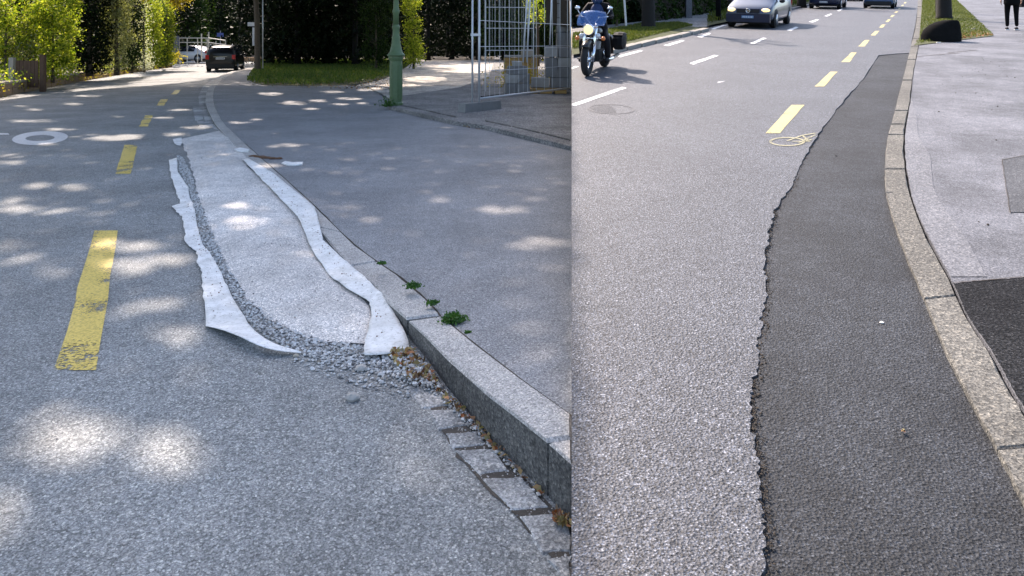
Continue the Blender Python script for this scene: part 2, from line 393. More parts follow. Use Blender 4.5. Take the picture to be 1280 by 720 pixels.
def catmull(pts, per=6):
    P = [np.array(p, float) for p in pts]; P = [2*P[0]-P[1]] + P + [2*P[-1]-P[-2]]; out = []
    for i in range(1, len(P)-2):
        for k in range(per):
            t = k/per; a, b, c, d = P[i-1:i+3]
            out.append(0.5*((2*b) + (c-a)*t + (2*a-5*b+4*c-d)*t*t + (3*b-a-3*c+d)*t**3))
    out.append(P[-2]); return [tuple(p) for p in out]
def resample(pts, n):
    P = np.array(pts, float); d = np.r_[0, np.cumsum(np.linalg.norm(np.diff(P, axis=0), axis=1))]
    t = np.linspace(0, d[-1], n); return [tuple(np.interp(x, d, P[:, k]) for k in range(P.shape[1])) for x in t]
def jag(pts, amp, per=5, seed=1):
    """the same line broken into short uneven pieces, as torn or crumbled edges are"""
    r = random.Random(seed); out = []
    for a, b in zip(pts[:-1], pts[1:]):
        a = Vector(a); b = Vector(b); d = b-a; nrm = Vector((-d.y, d.x, 0)).normalized()
        for k in range(per):
            t = (k + (0 if k == 0 else r.uniform(-0.3, 0.3)))/per; out.append(tuple(a + d*t + nrm*(r.uniform(-amp, amp) if k or out else 0)))
    out.append(tuple(pts[-1])); return out

def quads_mesh(name, mat, cen, size, parent=None, flat=0.0, aspect=1.7, stretch=None):
    """many small leaves: a folded diamond each, centres (n,3), sizes (n,)"""
    n = len(cen)
    if n == 0: return None
    a = rng.normal(size=(n, 3)); 
    if flat: a[:, 2] *= (1-flat)
    if stretch is not None: a = a*np.array(stretch)
    a /= np.linalg.norm(a, axis=1)[:, None]
    b = rng.normal(size=(n, 3)); 
    if flat: b[:, 2] *= (1-flat)
    b -= (b*a).sum(1)[:, None]*a; b /= np.linalg.norm(b, axis=1)[:, None]
    c = np.cross(a, b); sz = np.asarray(size)[:, None]
    V = np.empty((n, 4, 3)); V[:, 0] = cen - a*sz*0.5; V[:, 2] = cen + a*sz*0.5
    V[:, 1] = cen + b*sz*0.5/aspect + c*sz*0.12; V[:, 3] = cen - b*sz*0.5/aspect + c*sz*0.12
    me = bpy.data.meshes.new(name); me.vertices.add(4*n); me.vertices.foreach_set('co', V.ravel())
    me.loops.add(4*n); me.loops.foreach_set('vertex_index', np.arange(4*n, dtype=np.int32))
    me.polygons.add(n); me.polygons.foreach_set('loop_start', np.arange(0, 4*n, 4, dtype=np.int32)); me.polygons.foreach_set('loop_total', np.full(n, 4, dtype=np.int32))
    me.materials.append(M[mat] if isinstance(mat, str) else mat); me.update(); me.validate()
    return linkobj(bpy.data.objects.new(name, me), parent)

def crown_points(ells, n, clump=0.28, per=26, shell=0.55):
    """leaf positions gathered in clumps through the volume of some ellipsoids"""
    vol = np.array([e[3]*e[4]*e[5] for e in ells]); nc = max(4, n//per)
    w = rng.choice(len(ells), nc, p=vol/vol.sum()); E = np.array(ells)[w]
    d = rng.normal(size=(nc, 3)); d /= np.linalg.norm(d, axis=1)[:, None]
    r = (shell + (1-shell)*rng.random(nc))[:, None]
    c = E[:, :3] + d*r*E[:, 3:6]
    k = rng.integers(0, nc, n)
    return c[k] + rng.normal(size=(n, 3))*clump*rng.random((n, 1))**0.5
def trunk_mb(mb, base, h, r, limbs=5, lean=(0, 0), spread=1.2, up=0.6):
    b = Vector(base); top = b + Vector((lean[0], lean[1], h))
    pts = [b, b+Vector((0, 0, 0.12*h)), b.lerp(top, 0.4)+Vector((random.uniform(-.05, .05), 0, 0)), b.lerp(top, 0.75), top]
    mb.tube([b-Vector((0, 0, 0.1))]+pts[1:], [r*1.45, r*1.05, r*0.85, r*0.6, r*0.15], 9)
    for i in range(limbs):
        t = random.uniform(0.35, 0.9); s0 = b.lerp(top, t); a = random.uniform(0, 2*math.pi); L = spread*random.uniform(0.6, 1.1)
        e = s0 + Vector((math.cos(a)*L, math.sin(a)*L, L*up)); m_ = s0.lerp(e, 0.5) + Vector((0, 0, 0.1*L))
        mb.tube([s0, m_, e], [r*0.4, r*0.26, r*0.06], 6)
# ================================================================== LEFT STREET
EPS = 0.004
def lp_list(pts, z=0.0): return [LP(p[0], p[1], p[2] if len(p) > 2 else z) for p in pts]
def seam_pt(y, z=0.0): return (SEAM*y, y, z)

# road: one sheet from behind the camera to beyond the woods
mb = MB(); mb.sheet([seam_pt(-6), seam_pt(400), (-400, 400, 0), (-400, -6, 0)], skirt=0.6)
props(mb.build('road', 'asph_l'), kind='structure')

# kerb line (left top edge, right top edge, height)
KL = [(509, 398, .10), (486, 378, .07), (460, 350, .045), (430, 325, .03), (400, 288, .02), (370, 255, .018), (345, 230, .018), (320, 207, .018), (298, 185, .018),
      (278, 165, .03), (265, 148, .05), (257, 125, .07), (262, 107, .08), (275, 95, .08), (292, 88.5, .08), (318, 83, .08)]
KR = [(549, 393), (530, 372), (500, 346), (461, 320), (430, 294), (400, 264), (370, 236), (343, 212), (318, 190), (291, 165), (276, 148), (267, 125), (270, 107), (283, 96), (299, 89.5), (324, 84)]
kl3 = catmull([LP(*p) for p in KL], 5)
kr3 = catmull([LP(q[0], q[1], p[2]) for p, q in zip(KL, KR)], 5)
kerb = setting('kerb')
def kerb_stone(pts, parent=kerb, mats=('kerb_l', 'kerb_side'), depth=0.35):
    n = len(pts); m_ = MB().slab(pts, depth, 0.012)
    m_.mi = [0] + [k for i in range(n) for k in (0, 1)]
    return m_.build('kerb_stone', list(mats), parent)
a0 = LP(714.3, 577, .215); a1 = LP(686, 551.5, .21); a2 = LP(714.3, 547.5, .212)
kerb_stone([a0, a1, a2])
near = [LP(684, 550, .21), LP(648, 521, .20), LP(611, 493, .186), LP(584, 469, .165), LP(559, 447, .146), LP(533, 420, .12), LP(511, 400, .102)]
far_ = [LP(550, 394.5, .102), LP(572, 413, .12), LP(593, 429, .146), (LP(652, 474, .186)), LP(714.3, 519, .21), LP(714.3, 546, .212)]
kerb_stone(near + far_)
# the rest of the stones, about 1.3 m each
L_ = np.array(kl3); R__ = np.array(kr3)
dd = np.r_[0, np.cumsum(np.linalg.norm(np.diff(L_[:, :2], axis=0), axis=1))]
s0 = 0.0
while s0 < dd[-1]-0.3:
    s1 = min(s0+1.35, dd[-1]); ts = np.linspace(s0+0.006, s1-0.006, 5)
    A = [tuple(np.interp(t, dd, L_[:, k]) for k in range(3)) for t in ts]
    B = [tuple(np.interp(t, dd, R__[:, k]) for k in range(3)) for t in ts]
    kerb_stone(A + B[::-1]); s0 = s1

# side street surface (level with the kerb near us, dropping to the road)
near_in = [LP(714.4, 520.5, .207), LP(652.5, 475.5, .182), LP(593.5, 430.5, .142), LP(550, 395, .098)]
near_out = [LP(714.5, 512, .205), LP(714.5, 455, .185), LP(714.5, 400, .15), LP(714.5, 345, .11)]
inn = near_in + [tuple(p) for p in R__[1:]]
ov = [(714.5, 330), (714.5, 300), (714.5, 275), (714.5, 255), (714.5, 235), (714.5, 215), (700, 181), (655, 171), (605, 158), (570, 153), (485, 134), (430, 107), (380, 106.5), (330, 106), (312, 104)]
# outer edge resampled to match the inner line
outer_key = [LP(714.5, 320, .09), LP(714.5, 285, .07), LP(714.5, 250, .055), LP(714.5, 215, .04), LP(714.5, 185.5, .03), LP(655, 171.5, .02), LP(605, 158.5, .015), LP(570, 153.5, .015), LP(528, 144, .012),
             LP(486, 134, .012), LP(478, 120, .012), LP(450, 107, .02), LP(390, 106.5, .03), LP(318, 104, .03), LP(322, 90, .04)]
outer = near_out + resample(outer_key, len(inn)-4)
inn = [(p[0]+0.004, p[1], max(0.012, p[2]-0.006)) for p in inn]
mb = MB().strip(inn, outer, 10)
props(mb.build('side_street', 'asph_side', smooth=True), kind='structure')
# crumbly line of dirt between kerb and side street
jl = [tuple(Vector(p)+Vector((-0.004, 0, 0.0015))) for p in inn[:46]]; jr = [tuple(Vector(p)+Vector((0.006+0.006*random.random(), 0, 0.0035))) for p in inn[:46]]
props(MB().strip(jl, jr).build('joint_dirt', 'soil'), kind='structure')

# gritty pavement and sandy path beyond
gp = [LP(487, 132.8, .10), LP(570, 151.5, .10), LP(605, 156.5, .10), LP(714.3, 183, .10), LP(714.3, 58, .10), LP(622, 58, .10), LP(612, 95, .10), LP(575, 109, .10), LP(500, 120, .10)]
props(MB().sheet(gp, skirt=0.2).build('pavement', 'gravel_pave'), kind='structure')
pth = [LP(492, 127, .03), LP(478, 118, .03), LP(455, 106, .03), LP(482, 98, .03), LP(505, 84, .03), LP(520, 72, .03), LP(500, 60, .03), LP(640, 60, .03), LP(625, 96, .03), LP(580, 112, .03)]
props(MB().sheet(pth).build('path', 'path'), kind='structure')
low = setting('low_kerb')
for seq in ([(488, 134), (510, 138.5), (532, 143.5), (552, 148.5), (571, 152.5)], [(606, 157.5), (640, 165), (676, 173.5), (713.8, 183.5)]):
    for a, b in zip(seq[:-1], seq[1:]):
        A = LP(a[0], a[1], 0); B = LP(b[0], b[1], 0); z = .115
        q = [(A[0], A[1]-.03, z), (B[0], B[1]-.03, z), (B[0]-.0, B[1]+.09, z), (A[0], A[1]+.09, z)]
        q[1] = (q[1][0]-.01, q[1][1], z); q[2] = (min(q[2][0]-.01, SEAM*q[2][1]-.01), q[2][1], z)
        MB().slab(q, 0.2, 0.02).build('kerb_stone', 'kerb_side', low)
lg = LP(585, 154, .03)
# verge, bank, forest floor
vg = [LP(308, 102, .03), LP(330, 106.5, .04), LP(385, 107.5, .04), LP(440, 106, .04), LP(484, 97, .04), LP(508, 84, .05), LP(522, 72, .05), LP(505, 57.5, .05), LP(326, 57.5, .05), LP(322, 80, .05), LP(316, 90, .05)]
props(MB().sheet(vg).build('verge', 'grass_soil'), kind='structure')

# ---- paint
def painted(name, quads_, mat, z=EPS, tag=None, parent=None, pt=LP):
    m_ = MB()
    for q in quads_:
        W = [pt(u, v, z) for u, v in q]; a_ = .007 if W[0][1] < 14 else .012
        J_ = jag(W + W[:1], a_, 6 if pt is LP else 5, int(q[0][0]))[:-1]; m_.sheet([(p[0], p[1], (z if pt is LP else SLOPE*p[1]+z)) for p in J_])
    return m_.build(name, mat, parent)
marks = setting('lane_markings')
for q in ([(118, 288), (147, 288), (120.5, 462), (68.5, 462)], [(155.5, 181), (172.5, 181), (163, 217), (144, 217)], [(181.5, 144), (191, 144), (185, 158), (174, 158)], [(201, 124), (210, 124), (205, 132), (195.5, 132)], [(219, 112.5), (226, 112.5), (220.5, 118), (213.5, 118)]):
    painted('dash', [q], 'yel', parent=marks)
def ring(cu, cv, ru, rv, ru2, rv2, skew, n=36):
    o = [(cu+ru*math.cos(t)-skew*math.sin(t)*rv, cv+rv*math.sin(t)) for t in np.linspace(0, 2*math.pi, n, endpoint=False)]
    i = [(cu+ru2*math.cos(t)-skew*math.sin(t)*rv2, cv+rv2*math.sin(t)) for t in np.linspace(0, 2*math.pi, n, endpoint=False)]
    return o, i
num = setting('painted_numerals')
o_, i_ = ring(50, 172.5, 34, 8.6, 18, 3.7, 0.9)
m_ = MB(); m_.strip([LP(*p, EPS) for p in o_+o_[:1]], [LP(*p, EPS) for p in i_+i_[:1]]); m_.build('numeral', 'whi', num)
o_, i_ = ring(-26, 174, 34, 8, 21, 4.4, 0.9)
m_ = MB()
for q in ([(-42, 166), (10, 166.4), (12, 168.2), (-44, 169.5)], [(-44, 169.5), (-36, 169.3), (-44, 175), (-54, 175)], [(-54, 174), (-14, 173.6), (0, 177), (-12, 176.4), (-56, 176.6)], [(0, 177), (-10, 182), (-30, 184), (-28, 181.5), (-14, 180), (-12, 176.4)], [(-30, 184), (-68, 183), (-60, 181), (-28, 181.5)]):
    m_.sheet([LP(*p, EPS) for p in q])
m_.build('numeral', 'whi', num)

# ---- gutter stones by the kerb
gsoil = [LP(u, v, .003) for u, v in [(520, 480), (536, 500), (542, 512), (558, 545), (572, 570), (602, 601), (648, 648), (694, 700), (714.2, 722), (714.2, 652), (672, 612), (623, 563), (587, 522), (545, 470), (520, 440)]]
props(MB().sheet(jag(gsoil, .012, 3)).build('gutter_dirt', 'joint_dirt'), kind='structure')
gut = setting('gutter')
def gstone(px, z=.007, name='paving_stone', parent=gut):
    P = jag([LP(u, v, z) for u, v in px] + [LP(*px[0], z)], .006, 3, seed=int(px[0][0]))[:-1]
    m_ = MB().slab(P, .06, .008); return m_.build(name, 'gutter_stone', parent)
for q in ([(536, 512), (584, 510), (590, 531), (548, 537)], [(556, 541), (600, 538), (606, 556), (565, 560)], [(568, 562), (618, 560), (637, 588), (598, 594)], [(601, 597), (650, 594), (687, 633), (640, 638)],
          [(648, 644), (697, 640), (713.8, 660), (713.8, 688), (680, 692)], [(683, 697), (713.8, 692), (713.8, 735), (712, 735)], [(508, 484), (548, 482), (566, 506), (527, 510)]):
    gstone(q)
for q in ([(241, 133), (251.5, 132), (254, 148), (244, 151)], [(253, 131), (262, 130.5), (266, 150), (257, 152)], [(252, 120), (258, 119), (261, 129), (253, 130)], [(246, 151), (266, 153), (268, 158), (250, 158)]):
    gstone(q, .012)
gd = [LP(u, v, .0055) for u, v in [(253.5, 108), (248, 120), (249.5, 135), (257, 152), (267, 160.5), (279, 166), (268, 150), (259.5, 126), (262, 110), (272, 99), (266, 99)]]
props(MB().sheet(gd).build('gutter_strip', 'gutter_stone'), kind='structure')

# ---- the broken repair: slurry bed, gravel band, torn geotextile
BL_ = [(226, 174), (236, 200), (243, 225), (250, 250), (262, 285), (275, 315), (290, 345), (308, 372), (332, 397), (364, 415), (402, 427)]
BR_ = [(290, 167), (306, 203), (327, 222), (349, 246), (377, 275), (390, 308), (414, 335), (452, 372), (464, 390), (462, 410), (458, 430)]
def lump(amp, sc, ph=0.0):
    def f(i, t, p):
        e = min(1.0, min(t, 1-t)*6)*min(1, i*14+0.2)*min(1, (1-i)*14+.1)
        return amp*e*(0.5+0.5*math.sin(p.x*sc+ph+math.sin(p.y*sc*.7)*1.7)*math.cos(p.y*sc*.8+ph*2)) + amp*.3*e*random.random()
    return f
bedL = resample(catmull([LP(*p, .006) for p in BL_], 6), 90); bedR = resample(catmull([LP(*p, .006) for p in BR_], 6), 90)
jr_ = random.Random(4)
bedL = [(p[0]+jr_.uniform(-.02, .02), p[1], p[2]) for p in bedL]
bo = MB().strip(bedL, bedR, 26, zf=lump(.028, 5.0)).build('cement_bed', 'bed', smooth=True)
props(bo, kind='structure')
props(MB().sheet([LP(u, v, .008) for u, v in [(229, 173), (290, 160), (300, 170), (312, 190), (330, 208), (306, 206), (288, 180), (232, 186)]]).build('cement_bed', 'bed'), kind='structure')

FL = [(211, 200), (214, 222), (219, 237), (224, 249), (225, 254), (215, 257), (219, 263), (227, 270), (232, 290), (231, 303), (246, 314), (246, 328), (252, 340), (255, 370), (257, 407)]
FR = [(221, 197), (222, 215), (235, 232), (238, 247), (240, 252), (242, 258), (243.5, 262), (245, 268), (247, 285), (252, 303), (262, 315), (268, 325), (275, 338), (286, 362), (310, 404)]
fl3 = jag([LP(*p, .016) for p in FL], .009, 5, 3); fr3 = jag([LP(*p, .016) for p in FR], .005, 5, 5)
tailL = [(257, 407, .022), (270, 410, .045), (282, 413, .06), (300, 421, .065), (320, 430.5, .055), (345, 437, .04), (376, 440.5, .012)]
tailR = [(310, 404, .016), (315, 409.5, .04), (320, 414, .055), (328, 420, .055), (337, 426, .045), (352, 433, .03), (377, 439.8, .012)]
geo = thing('geotextile_strip', 'torn pale geotextile strip beside the yellow dash, its lower corner curling off the road', 'fabric strip')
A = fl3 + catmull([LP(*p) for p in tailL], 3)[1:]; B = fr3 + catmull([LP(*p) for p in tailR], 3)[1:]
def wob(i, t, p): return .0035*math.sin(p.y*9+t*3)*math.sin(p.x*14)
o = MB().strip(A, B, 7, zf=wob).build('cloth', 'fabric', geo, smooth=True)
md = o.modifiers.new('thick', 'SOLIDIFY'); md.thickness = .0025; md.offset = -1
m_ = MB(); m_.sheet([LP(*p, .012) for p in [(216, 174), (222, 172.5), (227, 172), (227.5, 178), (225.5, 182), (221, 181), (218, 179)]]); o = m_.build('scrap_of_geotextile', 'fabric')
props(o, 'small square scrap of pale geotextile at the far end of the repair', 'fabric scrap')
md = o.modifiers.new('thick', 'SOLIDIFY'); md.thickness = .0025; md.offset = -1

GL = [(303, 199), (316, 212), (331, 228), (350, 248), (372, 270), (385, 300), (392, 315), (412, 345), (440, 365), (462, 378), (465, 392), (457, 425), (456, 444)]
GR = [(311, 198, .03), (325, 206, .03), (343, 217, .034), (362, 233, .036), (393, 259, .038), (400, 283, .038), (404, 300, .04), (430, 325, .045), (455, 346, .05), (477, 367, .055), (494, 392, .05), (506, 415, .04), (515, 441, .03)]
geo2 = thing('geotextile_strip', 'long pale geotextile strip lying along the kerb, its end over dead leaves', 'fabric strip')
A = jag([LP(*p, .028) for p in GL], .007, 5, 13); B = jag([LP(*p) for p in GR], .004, 5, 15)
o = MB().strip(A, B, 7, zf=wob).build('cloth', 'fabric', geo2, smooth=True)
md = o.modifiers.new('thick', 'SOLIDIFY'); md.thickness = .0025; md.offset = 1

def pip(pt, poly):
    x, y = pt; c = False; n = len(poly)
    for i in range(n):
        x1, y1 = poly[i]; x2, y2 = poly[i-1]
        if (y1 > y) != (y2 > y) and x < (x2-x1)*(y-y1)/(y2-y1)+x1: c = not c
    return c
def scatter_poly(px, n, pt=LP, edge=1.0, z=0.0):
    """n ground points inside an outline, thinner towards its rim if edge < 1"""
    W = [pt(u, v, 0)[:2] for u, v in px]; xs = [p[0] for p in W]; ys = [p[1] for p in W]; out = []
    while len(out) < n:
        k = (random.uniform(min(xs), max(xs)), random.uniform(min(ys), max(ys)))
        if pip(k, W): out.append((k[0], k[1], z))
    return out
def pebbles(name, pts, rmin, rmax, mat, parent=None, flatten=.7):
    n = len(pts); P = np.array(pts); r = rmin + (rmax-rmin)*rng.random(n)**2.2
    base = np.array([(1, 0, 0), (0.3, 1, 0), (-1, .2, 0), (-.2, -1, 0), (0, 0, 1), (0, 0, -1)], float)
    V = np.repeat(base[None], n, 0)*r[:, None, None]*(0.7+0.6*rng.random((n, 6, 1)))
    a = rng.random(n)*6.283; ca, sa = np.cos(a)[:, None], np.sin(a)[:, None]
    x = V[:, :, 0]*ca - V[:, :, 1]*sa; y = V[:, :, 0]*sa + V[:, :, 1]*ca
    V = np.stack([x, y, V[:, :, 2]*flatten], -1) + P[:, None, :] + np.array([0, 0, 1])*(r*flatten*.5)[:, None, None]
    fs = [(0, 1, 4), (1, 2, 4), (2, 3, 4), (3, 0, 4), (1, 0, 5), (2, 1, 5), (3, 2, 5), (0, 3, 5)]
    Fc = (np.array(fs)[None] + (np.arange(n)*6)[:, None, None]).reshape(-1, 3)
    me = bpy.data.meshes.new(name); me.from_pydata(V.reshape(-1, 3).tolist(), [], Fc.tolist()); me.materials.append(M[mat])
    return linkobj(bpy.data.objects.new(name, me), parent)
band = [(221, 195), (228, 196), (238, 215), (247, 245), (262, 282), (276, 315), (292, 345), (310, 372), (335, 396), (364, 413), (402, 426), (440, 431), (458, 432), (456, 444), (485, 447), (495, 455), (505, 476), (470, 468), (430, 462), (395, 452), (376, 442), (350, 432), (330, 420), (310, 403), (286, 362), (275, 338), (262, 316), (250, 300), (244, 268), (236, 235), (224, 215)]
pts = scatter_poly(band, 7000, z=.004)
fan = [(376, 440), (440, 432), (485, 446), (520, 480), (540, 500), (505, 497), (450, 485), (400, 468), (365, 452)]
pts += scatter_poly(fan, 520, z=.003)
bedpoly = BL_ + BR_[::-1]
pts2 = scatter_poly(bedpoly, 1100, z=.022)
pebbles('loose_gravel', pts, .004, .013, 'pebble')['kind'] = 'stuff'
pebbles('bed_grit', pts2, .003, .009, 'pebble')['kind'] = 'stuff'
pts = scatter_poly([(486, 447), (516, 441), (540, 475), (552, 492), (520, 490), (500, 472)], 500, z=.03)
pebbles('pile_gravel', pts, .004, .014, 'pebble')['kind'] = 'stuff'
pts = scatter_poly([(480, 446), (518, 440), (560, 492), (640, 585), (700, 650), (690, 640), (610, 560), (545, 496), (505, 480)], 800, z=.01)
pebbles('kerb_gravel', pts, .003, .012, 'pebble')['kind'] = 'stuff'
pts = scatter_poly([(60, 470), (700, 470), (700, 715), (0, 715)], 320, z=.0) + scatter_poly([(200, 300), (560, 560), (300, 470)], 120)
pebbles('road_grit', pts, .002, .0055, 'pebble')['kind'] = 'stuff'
pts = scatter_poly([(520, 480), (542, 512), (572, 570), (602, 601), (648, 648), (714, 722), (714, 652), (672, 612), (623, 563), (587, 522), (545, 470)], 900, z=.001)
pebbles('gutter_grit', pts, .002, .0065, 'pebble')['kind'] = 'stuff'
pts = scatter_poly([(312, 212), (345, 225), (385, 270), (405, 310), (465, 368), (500, 425), (470, 435), (465, 385), (430, 355), (385, 305), (350, 245)], 160, z=.052) + scatter_poly([(224, 225), (240, 260), (262, 325), (282, 365), (300, 400), (262, 400), (255, 340), (240, 300)], 130, z=.017)
pebbles('fabric_grit', pts, .002, .007, 'rust')['kind'] = 'stuff'
# single stones that show
k = 0
for (u, v, r, lab) in [(441, 500, .036, 'pale fist sized stone alone on the asphalt below the gravel'), (370, 446, .016, 'small buff stone just below the tip of the curled geotextile'), (451, 463, .03, 'largest grey lump among the gravel fan'), (203, 408, .010, 'small stone on the asphalt left of the torn fabric')]:
    p = LP(u, v, 0); m_ = MB().blob((p[0], p[1], r*.35), (r, r*.75, r*.6), 9, 6, .14); props(m_.build('stone', 'block_pale' if k != 1 else 'wall_cap', smooth=False), lab, 'stone'); k += 1
# dead leaves
P = np.array(scatter_poly([(486, 447), (516, 441), (538, 470), (548, 486), (520, 486), (500, 470)], 230, z=.018)); P[:, 2] += rng.random(len(P))*.03
quads_mesh('fallen_leaves', 'brown_leaf', P, .022+.03*rng.random(len(P)), flat=.2)['kind'] = 'stuff'
P = np.array(scatter_poly([(516, 445), (714, 656), (712, 664), (600, 548), (540, 487)], 130, z=.018) + scatter_poly([(692, 652), (714, 654), (713, 668), (695, 664)], 60, z=.03))
quads_mesh('kerbside_leaves', 'brown_leaf', P, .012+.03*rng.random(len(P)), flat=.2)['kind'] = 'stuff'
P = np.array(scatter_poly([(486, 135), (570, 154), (606, 161), (712, 190), (712, 186), (606, 156), (570, 151), (500, 136)], 220, z=.02) + scatter_poly([(560, 150), (610, 158), (600, 164), (555, 154)], 80, z=.03))
quads_mesh('leaves_by_low_kerb', 'brown_leaf', P, .03+.04*rng.random(len(P)), flat=.3)['kind'] = 'stuff'
P = np.array(scatter_poly([(310, 104), (430, 105), (482, 97), (490, 112), (430, 112), (320, 109)], 260, z=.04))
quads_mesh('verge_leaves', 'brown_leaf', P, .06+.05*rng.random(len(P)), flat=.3)['kind'] = 'stuff'
# litter pieces at the head of the bed
m_ = MB()
for (u, v, r) in [(318, 197, .05), (325, 198, .06), (332, 199, .06), (341, 200, .05), (349, 200, .03)]:
    p = LP(u, v, 0); m_.blob((p[0], p[1], .022), (r*1.5, r*.7, .02), 8, 5, .3)
props(m_.build('bark_scrap', 'rust'), 'long scrap of brown bark lying across the kerb line', 'bark scrap')
for q, lab in (([(352, 203), (356, 201), (366, 202.5), (379, 202), (378, 204.5), (368, 206), (358, 205)], 'thin white scrap beside the brown bark scrap'), ([(293, 186), (300, 184), (312, 186.5), (310, 189), (297, 188)], 'pale broken flake of mortar nearer the lane, above the fabric strip')):
    o = MB().slab([LP(*p, .035) for p in q], .02, .006).build('mortar_flake', 'fabric'); props(o, lab, 'flake')
# weeds in the joint
for (u, v, r, n, lab) in [(477, 329, .03, 60, 'tiny green weed in the kerb joint, farthest from us'), (516, 358, .055, 160, 'second largest green weed in the kerb joint'), (541, 379, .04, 90, 'small green weed between the two larger ones by the kerb'), (567, 400, .075, 300, 'largest green weed growing from the kerb joint'), (586, 416, .02, 24, 'tiny green sprig nearest to us along the kerb joint')]:
    n = int(n*1.8); p = np.array(LP(u, v, .12)); c = p + rng.normal(size=(n, 3))*np.array([r*.42, r*.42, r*.14]); c[:, 2] = np.abs(c[:, 2]-p[2]) + p[2]
    props(quads_mesh('weed', 'weed', c, (.010+.014*rng.random(n))*1.2), lab, 'weed', 'weeds in the kerb joint', 'stuff' if n < 30 else None)

# ---- lamp post
lamp = thing('lamp_post', 'ornate green cast iron lamp post at the corner of the side street', 'lamp post', LP(495, 131.5, .10))
mb = MB().lathe([(.19, 0), (.19, .06), (.165, .09), (.165, 1.14), (.185, 1.18), (.2, 1.22), (.2, 1.27)], 8); mb.build('pedestal', 'green_iron', lamp)
for k in range(8):
    a = math.pi/4*k; MB().box((.157*math.cos(a), .157*math.sin(a), .60), (.012, .075, .88), a).build('panel', 'green_iron', lamp)
MB().lathe([(.225, 1.27), (.225, 1.31), (.17, 1.36), (.15, 1.44), (.12, 1.56), (.105, 1.72), (.11, 1.76), (.09, 1.80), (.085, 1.95), (.10, 1.99), (.10, 2.03), (.078, 2.08)], 16).build('neck', 'green_iron', lamp, True)
MB().lathe([(.078, 2.08), (.074, 2.35), (.092, 2.39), (.092, 2.44), (.07, 2.5), (.068, 2.75), (.085, 2.78), (.085, 2.82), (.06, 2.9), (.045, 4.4), (.06, 4.45), (.06, 4.5), (.03, 4.6)], 16).build('shaft', 'green_iron', lamp, True)
ln = MB().lathe([(.10, 4.6), (.22, 5.05), (.22, 5.07)], 6).build('lantern', 'glass', lamp); MB().lathe([(.26, 5.07), (.12, 5.25), (.04, 5.3), (.02, 5.4)], 6).build('lantern_roof', 'green_iron', ln)
P = np.array(LP(484, 133, .1)) + rng.normal(size=(160, 3))*np.array([.10, .06, .10]); P[:, 2] = np.abs(P[:, 2]-.1)+.1
props(quads_mesh('weed', 'weed', P, .04+.05*rng.random(160)), 'green weed at the foot of the green lamp post', 'weed')

# ---- site fence
FA = Vector((LP(600, 138)[0]+.03, 17.1, 0)); FB = Vector((SEAM*21.1-.018, 21.1, 0)); FD = (FB-FA)
fen = thing('site_fence', 'galvanised mesh site fence panel standing in a concrete foot', 'fence', (0, 0, 0))
def fp(t, z): p = FA + FD*t; return (p.x, p.y, z)
m_ = MB().tube([fp(0, .25), fp(0, 3.0)], .028, 8); m_.build('post', 'galv', fen, True)
m_ = MB().tube([fp(.994, .38), fp(.994, 3.0)], .022, 8); m_.build('post', 'galv', fen, True)
MB().tube([fp(0, .385), fp(1, .385)], .026, 8).build('rail', 'galv', fen, True); MB().tube([fp(0, 2.98), fp(1, 2.98)], .026, 8).build('rail', 'galv', fen, True)
for i in range(1, 21):
    if i % 2 and i > 12: continue
    t = i/21; MB().tube([fp(t, .39), fp(t, 2.97)], .0028 if i % 2 else .0055, 4, False).build('wire', 'galv', fen)
for z in (1.03, 1.62, 2.24): MB().tube([fp(0, z), fp(1, z)], .007, 4, False).build('wire', 'galv', fen)
p0 = (FA.x-.16, FA.y-.03, 0); 
fen2 = thing('fence_post', 'galvanised upright tube clamped left of the mesh fence panel', 'post', p0)
MB().tube([(0, 0, .27), (0, 0, 3.0)], .024, 8).build('tube', 'galv', fen2, True); MB().box((.08, .0, 1.9), (.24, .05, .06)).build('clamp', 'galv', fen2)
foot = MB().box((0, 0, .10), (1.3, .24, .20), taper=.94); o = foot.build('concrete_block', 'concrete'); o.location = (FA.x+.02, FA.y+.05, .10); o.rotation_euler = (0, 0, R(50))
props(o, 'long rough concrete foot under the mesh fence post', 'concrete block')
o = MB().tube([fp(.02, .42), (FA.x+.62, FA.y+2.0, .35)], .022, 6).build('brace', 'black_plastic'); props(o, 'dark steel brace bar leaning from the foot of the mesh fence', 'brace')
# second, finer panel standing behind
fb = thing('site_fence', 'second site fence panel with finer mesh standing behind the first', 'fence')
Y2 = 24.0
for i in range(14):
    x = (607-640)*Y2/900 + i*.11; MB().tube([(x, Y2+i*.01, 1.45), (x, Y2+i*.01, 3.6)], .0035, 4, False).build('wire', 'galv', fb)
for z in (1.46, 2.2, 2.9, 3.6): MB().tube([((607-640)*Y2/900, Y2, z), ((607-640)*Y2/900+1.6, Y2+.22, z)], .012, 4, False).build('rail', 'galv', fb)
for x in ((607-640)*Y2/900, (607-640)*Y2/900+1.6): MB().tube([(x, Y2, .1), (x, Y2, 3.6)], .018, 6).build('post', 'galv', fb)
for a, b, lab in (((659.5, 0), (654, 74), 'left one of two steel tubes leaning together behind the fence'), ((663.5, 0), (658.5, 74), 'right one of two steel tubes leaning together behind the fence'), ((690.5, -6), (687.5, 56), 'single steel tube standing just left of the grey pillar')):
    Yt = 22.6
    P0 = ((b[0]-640)*Yt/900, Yt, CAM_H-(b[1]-54)*Yt/900); P1 = ((a[0]-640)*Yt/900, Yt+.3, CAM_H-(a[1]-54-15)*Yt/900)
    if b[1] > 70: P0 = (P0[0], P0[1], 1.1)
    o = MB().tube([P0, P1], .026, 7).build('steel_tube', 'galv', smooth=True); props(o, lab, 'steel tube')

